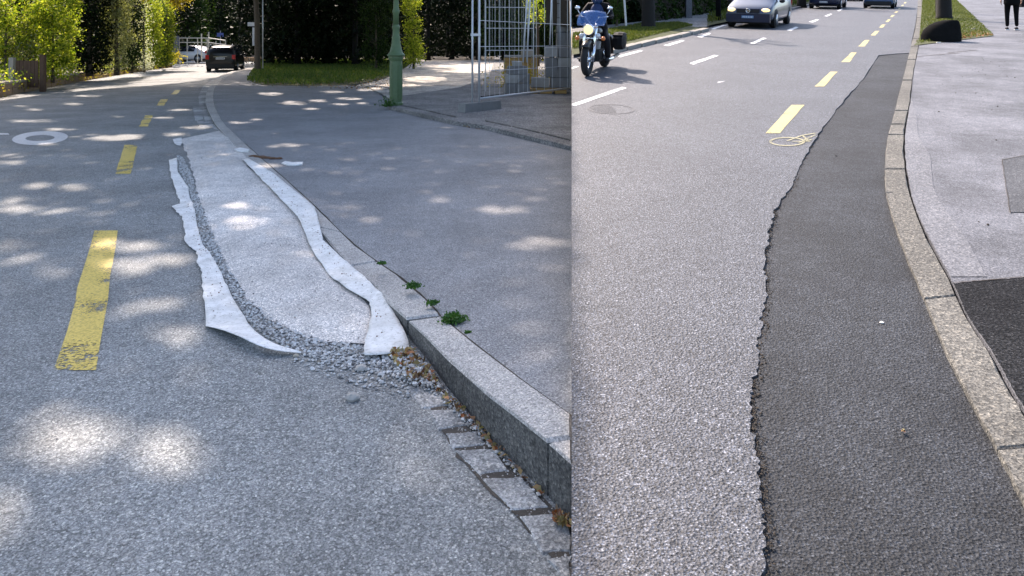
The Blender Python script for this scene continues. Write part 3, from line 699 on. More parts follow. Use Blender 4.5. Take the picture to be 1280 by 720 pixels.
# ---- masonry stored behind the fence
def block_at(name, u0, u1, z0, z1, Y, d, mat, lab, cat='block', grp='stored blocks behind the fence', rot=0.0, jit=.03):
    x0 = (u0-640)*Y/900; x1 = (u1-640)*Y/900; w = x1-x0
    m_ = MB().slab([(-w/2, -d/2, z1-z0), (w/2, -d/2, z1-z0), (w/2, d/2, z1-z0), (-w/2, d/2, z1-z0)], z1-z0, .02)
    m_.v = [(x+random.uniform(-jit, jit)*.5, y+random.uniform(-jit, jit)*.5, z+random.uniform(-jit, jit)*.3) for x, y, z in m_.v]
    o = m_.build(name, mat, loc=((x0+x1)/2, Y+d/2, z0)); o.rotation_euler = (0, 0, rot)
    return props(o, lab, cat, grp)
Yb = 22.6
g = 'rough stones piled on the left behind the fence'
for (u0, u1, z0, z1, m, lab) in [(631, 645, .1, .42, 'block', 'bottom left stone of the rough pile behind the fence'), (645, 661, .1, .44, 'block', 'bottom right stone of the rough pile behind the fence'), (632, 648, .43, .72, 'block_pale', 'middle left stone of the rough pile behind the fence'),
     (648, 662, .45, .74, 'block', 'middle right stone of the rough pile behind the fence'), (634, 658, .74, .98, 'block', 'wide stone near the top of the rough pile behind the fence'), (640, 653, .98, 1.14, 'block_pale', 'small topmost stone of the rough pile behind the fence')]:
    block_at('stone_block', u0, u1, z0, z1, Yb, .5, m, lab, 'stone', g, random.uniform(-.15, .15), .06)
g = 'grey concrete blocks stacked on the pallet beside the pillar'
rows = ['bottom', 'second', 'third', 'top']
for r_, (z0, z1, Yr) in enumerate([(.28, .60, 23.0), (.61, .93, 23.0), (.94, 1.24, 23.0), (1.26, 1.58, 23.0)]):
    for c_, (u0, u1) in enumerate([(664, 687), (688, 712.5)] if r_ < 1 else [(682, 697), (697.8, 712.6)]):
        block_at('concrete_block', u0, u1, z0, z1, Yr, .5, 'block' if (r_+c_) % 3 else 'block_pale', '%s concrete block in the %s row of the stack on the pallet' % (('left', 'right')[c_], rows[r_]), 'block', g, 0, .03)
pal = thing('pallet', 'yellow timber pallet carrying the stacked grey blocks', 'pallet', (0, 0, 0))
for k, u in enumerate((657, 675, 693)):
    x0 = (u-640)*22.9/900; MB().box((x0+.19, 23.1, .16), (.36, .8, .10)).build('bearer', 'timber', pal)
MB().box(((684-640)*22.9/900-.02, 23.15, .245), (1.28, .85, .035)).build('deck_board', 'timber', pal)
pl = thing('gate_pillar', 'tall grey masonry pillar rising behind the stacked blocks', 'pillar', (0, 0, 0))
for k in range(9):
    MB().slab([(1.58+.01*(k % 2), 25.2, .1+.5*(k+1)-.02), (2.07, 25.2, .1+.5*(k+1)-.02), (2.07, 25.9, .1+.5*(k+1)-.02), (1.58, 25.9, .1+.5*(k+1)-.02)], .48, .015).build('stone', 'block', pl)
cr = thing('timber_crate', 'orange timber crate with a pale slab lid among the stored masonry', 'crate', (.35, 28.6, .1))
for k in range(5): MB().box((-.04, .0, .12+.2*k), (.1, .7, .02)).add([], []); 
for k in range(6): MB().box((.0, 0, .1+.17*k), (1.35, .7, .155)).build('board', 'timber', cr)
MB().box((.1, 0, 1.09), (1.5, .85, .07)).build('lid', 'block_pale', cr)
o = MB().box((0, 0, .12), (.5, .4, .24), taper=.95).build('stone_block', 'wall_cap'); o.location = (.60, 28.6, 1.225); props(o, 'pale cut stone on top of the timber crate', 'stone')
P = np.array([(.35, 24.2, .5)]) + rng.normal(size=(500, 3))*np.array([.5, .3, .25]); P = P[(P[:, 0] < SEAM*P[:, 1]-.1) & (P[:, 2] > .1)]
props(quads_mesh('dry_weeds', 'gold_leaf', P, .06+.06*rng.random(len(P))), 'dry yellow weeds between the crate and the stacked blocks', 'weeds', None, 'stuff')
# ---- garden wall along the left
WB = [(-160, 158), (-80, 139), (0, 122), (22, 117), (52, 111), (80, 105.5), (110, 100), (140, 95), (165, 91), (192, 87), (216, 84)]
wb = [LP(u, v) for u, v in WB]; wh = [.5, .5, .47, .44, .42, .4, .38, .36, .34, .3, .26]
gw = thing('garden_wall', 'low old stone wall along the left edge of the road', 'wall')
Wn = resample([(p[0], p[1], h) for p, h in zip(wb, wh)], 60)
for a, b in zip(Wn[:-1], Wn[1:]):
    a_ = Vector((a[0], a[1], 0)); b_ = Vector((b[0], b[1], 0)); d = (b_-a_); nrm = Vector((-d.y, d.x, 0)).normalized()*.32
    if nrm.x > 0: nrm = -nrm
    z = a[2]; nrm2 = nrm*random.uniform(-.08, .08)
    q = [a_+d*.015+nrm2, b_-d*.015+nrm2, b_-d*.015+nrm, a_+d*.015+nrm]
    h1 = z*random.uniform(.4, .55)
    for z0, z1 in ((0, h1), (h1+.012, z-.07)):
        MB().slab([(p.x, p.y, z1) for p in q], z1-z0, .018).build('stone', 'wall_stone', gw)
    q2 = [a_+d*.01-nrm*.08, b_-d*.01-nrm*.08, b_-d*.01+nrm*1.05, a_+d*.01+nrm*1.05]
    MB().slab([(p.x, p.y, z) for p in q2], .07, .015).build('coping', 'wall_cap', gw)
MB().strip([(w[0]-.06, w[1]+.02, w[2]-.05) for w in Wn], [(w[0]-.06, w[1]+.02, -.05) for w in Wn]).build('core', 'soil', gw)
# bank behind the wall and forest floor
bank = [(p[0]-.2, p[1], .28) for p in wb] + [LP(218, 72, .1)] + [(-26, 95, .1), (-140, 95, .4), (-140, 8, .4)]
props(MB().sheet(bank, skirt=.3).build('garden_ground', 'earth'), kind='structure')
props(MB().sheet([(-60, 72, .06), (SEAM*72-.2, 72, .06), (SEAM*300-.2, 300, .1), (-250, 300, .1)]).build('forest_floor', 'earth'), kind='structure')
hz = [(-330, 300), (-330, 120), (-120, 104), (-60, 100), (SEAM*100-.3, 100)]
m_ = MB(); nx, ny = 30, 8; 
for j in range(ny+1):
    for i in range(nx+1):
        y = 98+j*14; x = (-190) + (SEAM*y-.3+190)*i/nx; m_.v.append((x, y, .05+34*(1-math.exp(-j*.9))+ (2.2*math.sin(x*.11)+1.5*math.sin(x*.31+j) if j else 0)))
for j in range(ny):
    for i in range(nx): q = j*(nx+1)+i; m_.f.append((q, q+1, q+nx+2, q+nx+1)); m_.mi.append(0)
props(m_.build('wooded_hillside', 'hill', smooth=True), kind='structure')
P = np.stack([rng.uniform(-110, 10, 52000), rng.uniform(92, 106, 52000), rng.random(52000)*17], 1); P = P[(P[:, 2] < 17) & (P[:, 0] < SEAM*P[:, 1]-.3)]
P[:, 1] += P[:, 2]*.5 + 2.5*np.sin(P[:, 0]*.9)*np.cos(P[:, 2]*.6)
P = seam_filter(P, True, .3) if 'seam_filter' in globals() else P[P[:, 0] < SEAM*P[:, 1]-.3]
quads_mesh('distant_wood', 'dark_leaf', P, .5+.6*rng.random(len(P)))['kind'] = 'stuff'
gt = thing('garden_gate', 'small dark wooden gate between posts in the garden wall', 'gate', ((34-640)*25.2/900, 25.2, 0))
for k in range(6): MB().box((-.32+.13*k, 0, .62), (.12, .04, .95)).build('plank', 'wood_dark', gt)
MB().box((-.52, 0, .6), (.16, .16, 1.2)).build('post', 'wall_cap', gt); MB().box((.55, 0, .65), (.15, .15, 1.3)).build('post', 'wood_dark', gt)

# ---- plants
def seam_filter(P, left=True, margin=.12):
    return P[(P[:, 0] < SEAM*P[:, 1]-margin)] if left else P[(P[:, 0] > SEAM*P[:, 1]+margin)]
def plant(name, label, cat, u, Y, ells, n, mat, size, trunk=None, grp=None, zb=0.3, clump=.22, side=True, xm=None, base=None, per=26):
    """ells: (dx, dy, z, rx, ry, rz) round the foot of the plant"""
    x = (u-640)*Y/900
    if base is None: base = zb
    t = thing(name, label, cat, (x, Y, base), group=grp)
    if grp == G1: ells = list(ells) + [(0, 0, .45, max(.35, ells[0][3]*.9), .45, .5)]; n = int(n*1.15)
    P = crown_points([(e[0], e[1], e[2], e[3], e[4], e[5]) for e in ells], n, clump, per)
    W = P + np.array([x, Y, base]); W = W[W[:, 2] > base+.02]; W = seam_filter(W, side) - np.array([x, Y, base])
    quads_mesh('crown', mat, W, size*(.6+.8*rng.random(len(W))), t)
    if trunk:
        m_ = MB(); trunk_mb(m_, (0, 0, 0), trunk[0], trunk[1], trunk[2] if len(trunk) > 2 else 4, spread=trunk[3] if len(trunk) > 3 else .9); m_.build('trunk', trunk[4] if len(trunk) > 4 else 'bark', t, True)
    return t
G1 = 'shrubs and trees behind the garden wall'
plant('maple_shrub', 'bright yellow-green shrub behind the wall, right of the wooden gate', 'shrub', 66, 27.2, [(0, 0, 1.5, 1.0, .8, 1.2), (.2, 0, 2.6, .8, .7, 1.0), (-.5, 0, 2.2, .7, .7, .9)], 9000, 'bright_leaf', .095, (2.6, .05, 6), G1, clump=.17, per=45)
plant('maple_shrub', 'bright green shrub at the very left edge above the wall', 'shrub', 8, 26, [(0, 0, 1.6, .8, .8, 1.0), (.1, 0, 2.9, 1.0, .8, 1.0), (-.8, 0, 2.0, .9, .8, 1.5)], 8000, 'bright_leaf', .095, (2.6, .05, 6), G1, clump=.17, per=45)
plant('silvery_shrub', 'dusty pale shrub in front of the dark gate gap', 'shrub', 20, 26.6, [(0, 0, 1.6, .5, .5, .8), (.5, 0, 1.3, .4, .4, .4)], 2200, 'olive_leaf', .09, (1.6, .04, 4), G1)
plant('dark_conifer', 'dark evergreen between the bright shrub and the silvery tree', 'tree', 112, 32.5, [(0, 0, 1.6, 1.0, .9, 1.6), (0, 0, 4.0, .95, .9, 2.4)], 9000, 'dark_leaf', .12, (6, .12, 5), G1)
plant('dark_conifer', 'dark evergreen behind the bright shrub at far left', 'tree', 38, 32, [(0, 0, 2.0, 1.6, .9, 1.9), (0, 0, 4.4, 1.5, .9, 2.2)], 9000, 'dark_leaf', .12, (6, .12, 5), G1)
plant('silvery_tree', 'silvery green tree right of the dark evergreen', 'tree', 146, 33.5, [(0, 0, 2.0, .75, .7, 1.3), (.15, 0, 3.7, .8, .7, 1.3), (-.3, 0, 4.2, .6, .5, 1.0)], 7500, 'olive_leaf', .10, (4.2, .09, 6), G1)
plant('dark_shrub', 'dark green shrub between silvery tree and pale blossoms', 'shrub', 165, 36, [(0, 0, 1.3, .6, .6, 1.2), (0, 0, 3.1, .6, .6, 1.4)], 5000, 'hedge_leaf', .10, (3.2, .06, 5), G1)
plant('blossom_shrub', 'narrow shrub covered in pale blossom', 'shrub', 180, 37, [(0, 0, 1.2, .28, .3, 1.1), (-.05, 0, 3.0, .25, .3, 1.0)], 1300, 'white_flower', .08, (3.4, .05, 4), G1)
plant('cypress_hedge', 'bright green upright hedge plant right of the pale blossoms', 'hedge', 191, 41, [(0, 0, 1.3, .55, .5, 1.3), (0, 0, 3.0, .5, .5, 1.5)], 5000, 'bright_leaf', .09, (3.5, .06, 4), G1)
plant('cypress_hedge', 'second bright hedge plant, next to the barrier where the wall ends', 'hedge', 208, 44, [(0, 0, 1.3, .5, .5, 1.3), (0, 0, 2.8, .45, .5, 1.2)], 5000, 'bright_leaf', .09, (3.4, .06, 4), G1)
plant('cypress_hedge', 'mid green hedge plant in the middle of the bright hedge', 'hedge', 200, 43.2, [(0, 0, 1.5, .5, .4, 1.5), (0, 0, 3.2, .45, .4, 1.2)], 3500, 'mid_leaf', .09, (3.4, .06, 4), G1)
plant('golden_tree', 'yellowing tree whose crown hangs out above the bright hedge', 'tree', 205, 47, [(0, 0, 4.6, 1.6, 1.2, 1.1), (1.0, 0, 4.7, 1.0, .9, .7), (-.6, 0, 6.2, 1.5, 1.1, 1.2)], 6500, 'gold_leaf', .14, (5, .12, 7, 1.4), G1)
# undergrowth on the wall
P = []
for k in range(60):
    a = Wn[int(rng.integers(14, 60))-1]; c = np.array([a[0]-.35, a[1]+.1, a[2]+.12]); P.append(c + rng.normal(size=(60, 3))*np.array([.3, .25, .16]))
P = np.concatenate(P); quads_mesh('undergrowth', 'bright_leaf', P, .05+.06*rng.random(len(P)))['kind'] = 'stuff'
P = []
for k in range(34):
    a = Wn[int(rng.integers(12, 58))]; c = np.array([a[0]+.06, a[1], a[2]*.5]); P.append(c + rng.normal(size=(26, 3))*np.array([.12, .12, .12]))
P = np.concatenate(P); quads_mesh('wall_creeper', 'gold_leaf', P, .04+.05*rng.random(len(P)))['kind'] = 'stuff'
# far woods
G2 = 'trees of the wood behind the street'
def forest_tree(u, Y, r, h, mat, lab, n=5200, z0=.2, tr='bark_dark'):
    e = [(0, 0, z0+h*.16, r, r*.8, h*.17), (0, 0, z0+h*.42, r*1.15, r*.9, h*.2), (0, 0, z0+h*.74, r*.95, r*.8, h*.27)]
    return plant('forest_tree', lab, 'tree', u, Y, e, n, mat, .30, (h*.9, .2, 6, r*.8, tr), G2, zb=.05, clump=.55, per=34)
ft = [(-60, 44, 2.8, 10, 'mid_leaf', 'mid green tree at the far left beyond the garden, mostly out of frame'), (10, 46, 3.0, 11, 'hedge_leaf', 'dark green tree behind the bright left shrub'), (70, 48, 3.2, 12, 'mid_leaf', 'tall green tree rising behind the bright shrub beside the gate'),
      (130, 52, 3.4, 12, 'dark_leaf', 'dark tall tree behind the silvery tree'), (185, 60, 3.4, 12, 'dark_leaf', 'dark tree behind the golden crown'), (222, 84, 4.6, 15, 'mid_leaf', 'sunlit green tree far back above the white barrier'),
      (248, 92, 4.6, 17, 'dark_leaf', 'dark fir directly behind the black car'), (275, 88, 4.2, 16, 'hedge_leaf', 'dark green tree behind the blue sign'), (300, 84, 4.4, 16, 'dark_leaf', 'dark tree where the road bends away'),
      (235, 70, 1.6, 12, 'hedge_leaf', 'slim dark tree behind the end of the barrier')]
for a in ft: forest_tree(*a)
fk = [(336, 56, 3.2), (372, 53, 3.2), (408, 55, 3.3), (444, 52, 3.2), (474, 56, 2.6), (352, 63, 3.6), (396, 64, 3.6), (440, 63, 3.6), (492, 66, 3.2)]
nm = ['just right of the sign post trunk', 'second from the sign post trunk', 'in the middle of the grass verge', 'fourth along the grass verge', 'behind the lamp post', 'in the second row behind the sign post', 'in the second row, middle of the verge', 'in the second row, right of the middle', 'in the second row behind the lamp post']
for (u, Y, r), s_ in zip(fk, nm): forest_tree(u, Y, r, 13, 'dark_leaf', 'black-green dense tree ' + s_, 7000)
fk = [(535, 70, 3.6, 'behind the path, left'), (565, 74, 3.8, 'behind the middle of the path'), (598, 72, 3.6, 'behind the upright fence tubes'), (630, 68, 3.2, 'behind the timber crate'), (662, 70, 3.2, 'behind the leaning tubes'), (690, 72, 2.8, 'behind the grey pillar'), (560, 84, 5, 'in the back row beyond the path'), (640, 86, 5, 'in the back row beyond the crate')]
for u, Y, r, s_ in fk: forest_tree(u, Y, r, 14, 'hedge_leaf' if u > 600 else 'dark_leaf', 'dark woodland tree ' + s_, 5200)
plant('sunlit_shrub', 'sunlit yellow-green shrub just right of the lamp post', 'shrub', 517, 47, [(0, 0, 1.2, .7, .7, 1.1), (-.1, 0, 2.6, .5, .5, .9), (-.2, 0, 4.2, .6, .5, .9)], 5200, 'bright_leaf', .11, (3.4, .06, 5), None, zb=.05)
plant('dark_shrub', 'dark leafy shrub left of the lamp post foot', 'shrub', 470, 44, [(0, 0, 1.5, .9, .7, 1.4), (0, 0, 3.6, 1.1, .7, 1.4)], 4200, 'hedge_leaf', .12, (3.4, .08, 5), None, zb=.05)
plant('sunlit_branch_tree', 'tree with a few sunlit leaves behind the fence tubes', 'tree', 672, 50, [(0, 0, 3.6, .7, .6, .7), (-.4, 0, 4.6, .8, .6, .6)], 900, 'bright_leaf', .14, (5, .12, 5), None, zb=.05)
# big canopy trunk at the verge tip with its notice
tk = thing('roadside_tree', 'tall trunk at the tip of the verge beside the road bend', 'tree', LP(322, 89, .05), group=None)
m_ = MB(); m_.tube([(0, 0, -.1), (0, 0, .3), (-.02, 0, 2.5), (-.1, 0, 4.5), (-.25, 0, 8)], [.25, .17, .15, .14, .10], 10); m_.tube([(-.1, 0, 4.6), (1.0, -1.2, 6.5)], [.1, .04], 6); m_.build('trunk', 'bark', tk, True)
P = crown_points([(0, 0, 9, 3.2, 3.2, 2.2), (.5, -2, 8, 2.4, 2, 1.5)], 6000, .5)
quads_mesh('crown', 'canopy', P, .3*(.6+.8*rng.random(len(P))), tk)
sp = thing('sign_post', 'thin steel post standing just right of the roadside trunk', 'sign post', LP(328.5, 89, .05))
MB().tube([(0, 0, 0), (0, 0, 5)], .035, 7).build('pole', 'galv', sp, True)
nb = thing('notice_board', 'small pale notice fixed to the left of the roadside trunk', 'sign', (LP(315, 89)[0], 43.6, 2.75))
MB().box((0, 0, .1), (.44, .04, .24)).build('board', 'paper', nb); MB().box((.12, .01, -.65), (.12, .03, 1.1)).build('strip', 'paper', nb)
# grass on the verge
P = np.array(scatter_poly([(308, 102), (330, 106.5), (385, 107.5), (440, 106), (484, 97), (508, 84), (520, 76), (325, 76), (316, 90)], 30000, z=.04))
n = len(P); P[:, 2] += rng.random(n)*.16
quads_mesh('verge_grass', 'grass', P, .10+.14*rng.random(n), stretch=(.35, .35, 1.5), aspect=4)['kind'] = 'stuff'

# ---- barrier, sign, parked car at the bend
ba = thing('white_barrier', 'white tubular barrier frame standing behind the black car', 'barrier')
def bp(u, v, Y): return ((u-640)*Y/900, Y, CAM_H-(v-54)*Y/900)
Yb = 53.0
for u, v in ((224, 47), (234, 47.5), (247, 48), (259, 48), (270, 51)): MB().tube([bp(u, v, Yb), bp(u, 80, Yb)], .035, 6).build('post', 'white_steel', ba)
MB().tube([bp(282, 51, Yb-6), bp(282, 74, Yb-6)], .04, 6).build('post', 'white_steel', ba)
for v in (47.5, 53): MB().tube([bp(222, v, Yb), bp(261, v, Yb), bp(282, v+3, Yb-6)], .035, 6).build('rail', 'white_steel', ba)
MB().tube([bp(261, 47.5, Yb), bp(282, 50.6, Yb-6)], .03, 6).build('rail', 'white_steel', ba)
for u, v, lab in ((252, 42, 'shorter white pole rising above the barrier'), (261, 40, 'taller white pole rising above the barrier')):
    o = MB().tube([bp(u, v, 54), bp(u, 76, 54)], .05, 6).build('pole', 'white_steel'); props(o, lab, 'pole')
o = MB().box((0, 0, 0), (.38, .08, 1.95)).build('panel', 'grey_panel'); o.location = bp(220.5, 62, 51); props(o, 'blue-grey upright panel at the end of the garden hedge', 'panel')
sg = thing('road_sign', 'small blue road sign on a thin post beyond the barrier', 'sign', (bp(275.5, 76, 60)[0], 60, 0))
MB().tube([(0, 0, 0), (0, 0, 2.75)], .03, 6).build('post', 'galv', sg); MB().box((0, -.04, 2.4), (.55, .03, .32)).build('plate', 'blue_sign', sg)
o = MB().box((0, 0, .2), (7.5, .5, .4)).build('far_parapet', 'wall_stone'); o.location = ((300-640)*66/900, 66, .0); props(o, 'low reddish parapet across the far bend of the road', 'parapet')

# ---- canopies whose gaps make the spots of sun
SPOTS = [(78, 543, 58, 36), (208, 566, 46, 38), (-5, 640, 26, 42), (160, 306, 46, 9), (218, 325, 28, 7), (165, 333, 32, 13), (72, 341, 30, 8), (15, 305, 22, 6), (20, 322, 32, 8), (195, 381, 30, 9), (217, 418, 32, 11),
 (50, 264, 52, 6), (122, 266, 16, 3), (15, 255, 20, 12), (95, 234, 20, 5), (45, 232, 14, 4), (10, 199, 20, 8), (37, 151, 33, 2.2), (42, 137, 15, 1.6), (88, 130, 18, 2), (24, 133, 12, 1.6), (72, 162, 28, 2), (137, 172, 56, 6), (144, 173, 22, 3),
 (203, 147, 14, 1.6), (146, 146, 9, 1.6), (245, 159, 22, 3), (224, 137, 15, 1.6), (110, 120, 20, 1.5), (337, 119, 18, 3), (368, 130, 18, 3.5), (398, 127, 15, 2.6), (415, 116, 16, 2.2), (437, 124, 18, 2), (425, 131, 12, 1.8), (455, 113, 10, 2), (390, 137, 10, 1.6), (321, 151, 6, 1.6), (453, 130, 6, 2),
 (357, 183, 18, 3), (431, 181, 14, 2.5), (303, 262, 18, 4), (300, 283, 28, 5), (335, 208, 13, 3), (630, 268, 34, 6), (677, 317, 34, 11), (270, 193, 20, 2.4), (200, 322, 20, 4), (500, 108, 30, 3), (530, 100, 30, 5), (470, 112, 12, 2), (560, 160, 6, 1), (300, 155, 16, 2), (215, 168, 14, 2.5), (60, 180, 12, 2)]
LIT = [[(-400, 150), (0, 126), (60, 118), (120, 112), (200, 106), (250, 101), (285, 94), (320, 84), (320, 66), (200, 66), (-400, 66)], [(520, 90), (600, 92), (655, 84), (655, 60), (500, 60), (510, 74)]]
def spot_w():
    out = []
    for u, v, ru, rv in SPOTS:
        c = LP(u, v); y0 = 900*CAM_H/(v+rv-54); y1 = 900*CAM_H/max(4, v-rv-54)
        out.append((c[0], (y0+y1)/2, ru*c[1]/900, (y1-y0)/2, (u-640)/900))
    return np.array(out)
SW = spot_w()
LITW = [[LP(u, v)[:2] for u, v in q] for q in LIT]
def in_poly(P, poly):
    x, y = P[:, 0], P[:, 1]; c = np.zeros(len(P), bool); n = len(poly)
    for i in range(n):
        x1, y1 = poly[i]; x2, y2 = poly[i-1]
        if y1 == y2: continue
        c ^= ((y1 > y) != (y2 > y)) & (x < (x2-x1)*(y-y1)/(y2-y1)+x1)
    return c
def canopy_points(n, x0, x1, y0, y1, z0, z1):
    G = np.stack([rng.uniform(x0, x1, n), rng.uniform(y0, y1, n)], 1)
    keep = (G[:, 0] < SEAM*G[:, 1] + .0352*np.maximum(G[:, 1], 0)) & (G[:, 0] > -.78*G[:, 1]-2.2)
    for s in SW:
        dy = (G[:, 1]-s[1]); dx = G[:, 0] - (s[0] + s[4]*dy)
        keep &= ((dx/(s[2]*.82+.05))**2 + (dy/(s[3]*.80+.05))**2 > 1 + .35*np.sin(G[:, 0]*9+s[0]*5)*np.cos(G[:, 1]*7+s[1])) | (rng.random(n) < np.where(G[:, 1] < 5, .03, .08))
    for q in LITW: keep &= ~in_poly(G, q)
    G = G[keep]; z = rng.uniform(z0, z1, len(G)); t = z/SUN_DIR.z
    return np.stack([G[:, 0]+SUN_DIR.x*t, G[:, 1]+SUN_DIR.y*t, z], 1)
CP = np.concatenate([canopy_points(52000, -12, 2.2, .0, 13, 7.5, 10.5), canopy_points(170000, -22, 4.0, 12, 28, 7.5, 10.5), canopy_points(60000, -22, 5, 27, 44, 8, 11)])
CP = seam_filter(CP, True, .05)
base_pts = [(-9.5, 5.0), (-14.0, 15.0), (-24.0, 20.0), (-13.5, 1.0), (-27.0, 30.0)]
labs = ['street tree off the left edge whose crown shades the near road', 'street tree on the left bank shading the middle of the road', 'tree on the left bank shading the garden wall end of the road', 'street tree behind the camera on the left', 'tree farther along the left bank']
bp_ = np.array(base_pts); own = np.argmin(((CP[:, None, :2]-bp_[None])**2).sum(2), 1)
for k, (x, y) in enumerate(base_pts):
    t = thing('street_tree', labs[k], 'tree', (x, y, 0), group='street trees whose crowns arch over the left road')
    Q = CP[own == k] - np.array([x, y, 0])
    if len(Q): quads_mesh('crown', 'canopy', Q, .26*(.7+.7*rng.random(len(Q))), t, flat=-.0)
    m_ = MB(); m_.tube([(0, 0, -.2), (0, 0, .5), (.1, .1, 4), (.4, .3, 8)], [.45, .33, .26, .16], 10)
    for j in range(5):
        if len(Q):
            e = Q[int(rng.integers(0, len(Q)))]; m_.tube([(.2, .15, 5+.4*j), tuple(e*np.array([.5, .5, 0])+np.array([0, 0, 8.3])), tuple(e)], [.14, .09, .02], 6)
    m_.build('trunk', 'bark', t, True)
# ================================================================== VEHICLES (shared builders)
def car(name, label, M4, paint, kind='estate', lights=False, glassm='glass', group=None, scale=1.0, plate_m='plate', badge=False, text=None, rails=False, lower=None):
    """local axes: +Y forward, origin on the ground under the middle of the car"""
    t = thing(name, label, 'car' if kind != 'van' else 'minivan', group=group); t.matrix_world = M4 @ Matrix.Scale(scale, 4)
    if kind == 'saloon':
        S = [(-2.25, .74, .45, .80, .60, .90), (-2.15, .84, .28, .88, .70, 1.0), (-1.6, .87, .22, .92, .68, 1.06), (-1.0, .88, .2, .93, .60, 1.40), (-.3, .89, .2, .92, .58, 1.46), (.35, .89, .2, .92, .58, 1.38), (1.1, .88, .2, .90, .70, .98), (1.8, .87, .22, .80, .72, .86), (2.1, .82, .26, .66, .68, .72), (2.22, .70, .32, .55, .55, .58)]
        ws, rw, sw, roof = (5, 6), (2, 3), (3, 5), 4
    else:
        S = [(-2.22, .78, .42, .92, .66, 1.10), (-2.14, .86, .28, .95, .66, 1.36), (-1.95, .88, .22, .96, .68, 1.56), (-1.0, .89, .2, .96, .69, 1.63), (.0, .89, .2, .95, .69, 1.62), (.55, .89, .2, .95, .68, 1.54), (1.35, .88, .2, .94, .74, 1.04), (1.9, .87, .22, .84, .76, .90), (2.14, .83, .28, .70, .70, .76), (2.24, .74, .34, .56, .60, .60)]
        ws, rw, sw = (5, 6), (1, 2), (2, 5)
    def sec(s):
        y, hw, zb, zt, ht, zz = s
        h = [(0, zb), (hw*.9, zb), (hw, zb+.12), (hw*1.005, (zb+zt)/2), (hw*.975, zt), ((hw+ht)/2*.99, (zt+zz)/2), (ht, zz-.04), (ht-.12, zz), (0, zz+.02)]
        return [(x, y, z) for x, z in h] + [(-x, y, z) for x, z in h[-2:0:-1]]
    mb = MB(); n = 16; vs = [p for s in S for p in sec(s)]
    fs = [(i*n+k, i*n+(k+1) % n, (i+1)*n+(k+1) % n, (i+1)*n+k) for i in range(len(S)-1) for k in range(n)]
    fs += [tuple(range(n))[::-1], tuple((len(S)-1)*n+k for k in range(n))]
    mb.add(vs, fs); body = mb.build('body', paint, t, True)
    bv = body.modifiers.new('sub', 'SUBSURF'); bv.levels = 1; bv.render_levels = 1
    def P(i, k, out=.012):
        a = Vector(sec(S[i])[k]); c = Vector((0, a.y*.6, .8)); return a + (a-c).normalized()*out
    def pane(nm, q, sub=0, m=None):
        q = [Vector(p) for p in q]; c = sum(q, Vector())/4; q = [p.lerp(c, .10) for p in q]
        vs = q + [p.lerp(c, .05) - (p-c).normalized()*0 for p in q]
        nn = (q[1]-q[0]).cross(q[2]-q[0]).normalized(); 
        if nn.dot(c-Vector((0, c.y*.6, .8))) < 0: nn = -nn
        MB().add([p+nn*.004 for p in q] + [p-nn*.02 for p in q], [(0, 1, 2, 3), (0, 4, 5, 1), (1, 5, 6, 2), (2, 6, 7, 3), (3, 7, 4, 0)]).build(nm, m or glassm, t)
    pane('windscreen', [P(ws[1], 12), P(ws[1], 4), P(ws[0], 6), P(ws[0], 10)])
    pane('rear_window', [P(rw[0], 4), P(rw[0], 12), P(rw[1], 10), P(rw[1], 6)])
    for s_, (k0, k1) in enumerate(((4, 6), (12, 10))):
        for i in range(sw[0], sw[1]):
            pane('side_window', [P(i, k0, .02), P(i+1, k0, .02), P(i+1, k1, .02), P(i, k1, .02)])
        pane('side_window', [P(ws[0], k0, .02), P(ws[1], k0, .02).lerp(P(ws[0], k0, .02), .25), P(ws[0], k1, .02).lerp(P(ws[1], k0, .02), .2), P(ws[0], k1, .02)])
    wy = (-1.38, 1.38)
    for y in wy:
        for sx in (-1, 1):
            w = MB().lathe([(.2, -.10), (.30, -.11), (.325, -.07), (.325, .07), (.30, .11), (.2, .10)], 20, (sx*.79, y, .325), 'X').build('wheel', 'rubber', t, True)
            m_ = MB().lathe([(.05, .0), (.2, .0), (.205, .02*sx), (.05, .035*sx)] if sx > 0 else [(.05, -.035), (.205, -.02), (.2, 0), (.05, 0)], 16, (sx*.895, y, .325), 'X'); m_.build('rim', 'alloy', w, True)
            MB().lathe([(.375, -.005), (.375, .012)] if sx > 0 else [(.375, -.012), (.375, .005)], 20, (sx*.872, y, .345), 'X').build('wheel_arch', 'black_plastic', t)
    if lower: MB().box((0, 2.17, .40), (1.62, .20, .32)).build('front_bumper', lower, t); MB().box((0, 2.20, .665), (.86, .10, .17)).build('front_panel', lower, t)
    for sx in (-1, 1):
        m_ = MB().blob((sx*.62, 2.12 if kind != 'saloon' else 2.08, .68), (.17, .10, .09), 10, 6)
        m_.build('headlight', 'head_on' if lights else 'lamp_clear', t, True)
        m_ = MB().box((sx*.76, -2.13, .90), (.20, .16, .26)); m_.build('tail_light', 'lamp_red', t)
        mr = MB().blob((sx*1.0, .95, 1.02), (.11, .07, .08), 8, 6); mr.build('mirror', 'black_plastic' if lower else paint, t, True)
    MB().box((0, 2.225, .66), (.82, .06, .10)).build('grille', 'black_plastic', t)
    MB().box((0, -2.2, .36), (1.5, .12, .22)).build('rear_bumper', 'black_plastic' if kind != 'saloon' else paint, t)
    pr = MB().box((0, -2.245, .82), (.5, .02, .12)).build('number_plate', plate_m, t)
    for k in range(6): MB().box((-.19+.075*k, -2.257, .82), (.035, .004, .07)).add([], []).build('character', 'ink', pr)
    pf = MB().box((0, 2.285, .44), (.44, .02, .10)).build('number_plate', plate_m, t)
    for k in range(6): MB().box((-.16+.064*k, 2.297, .44), (.03, .004, .055)).build('character', 'plate' if plate_m == 'plate_blue' else 'ink', pf)
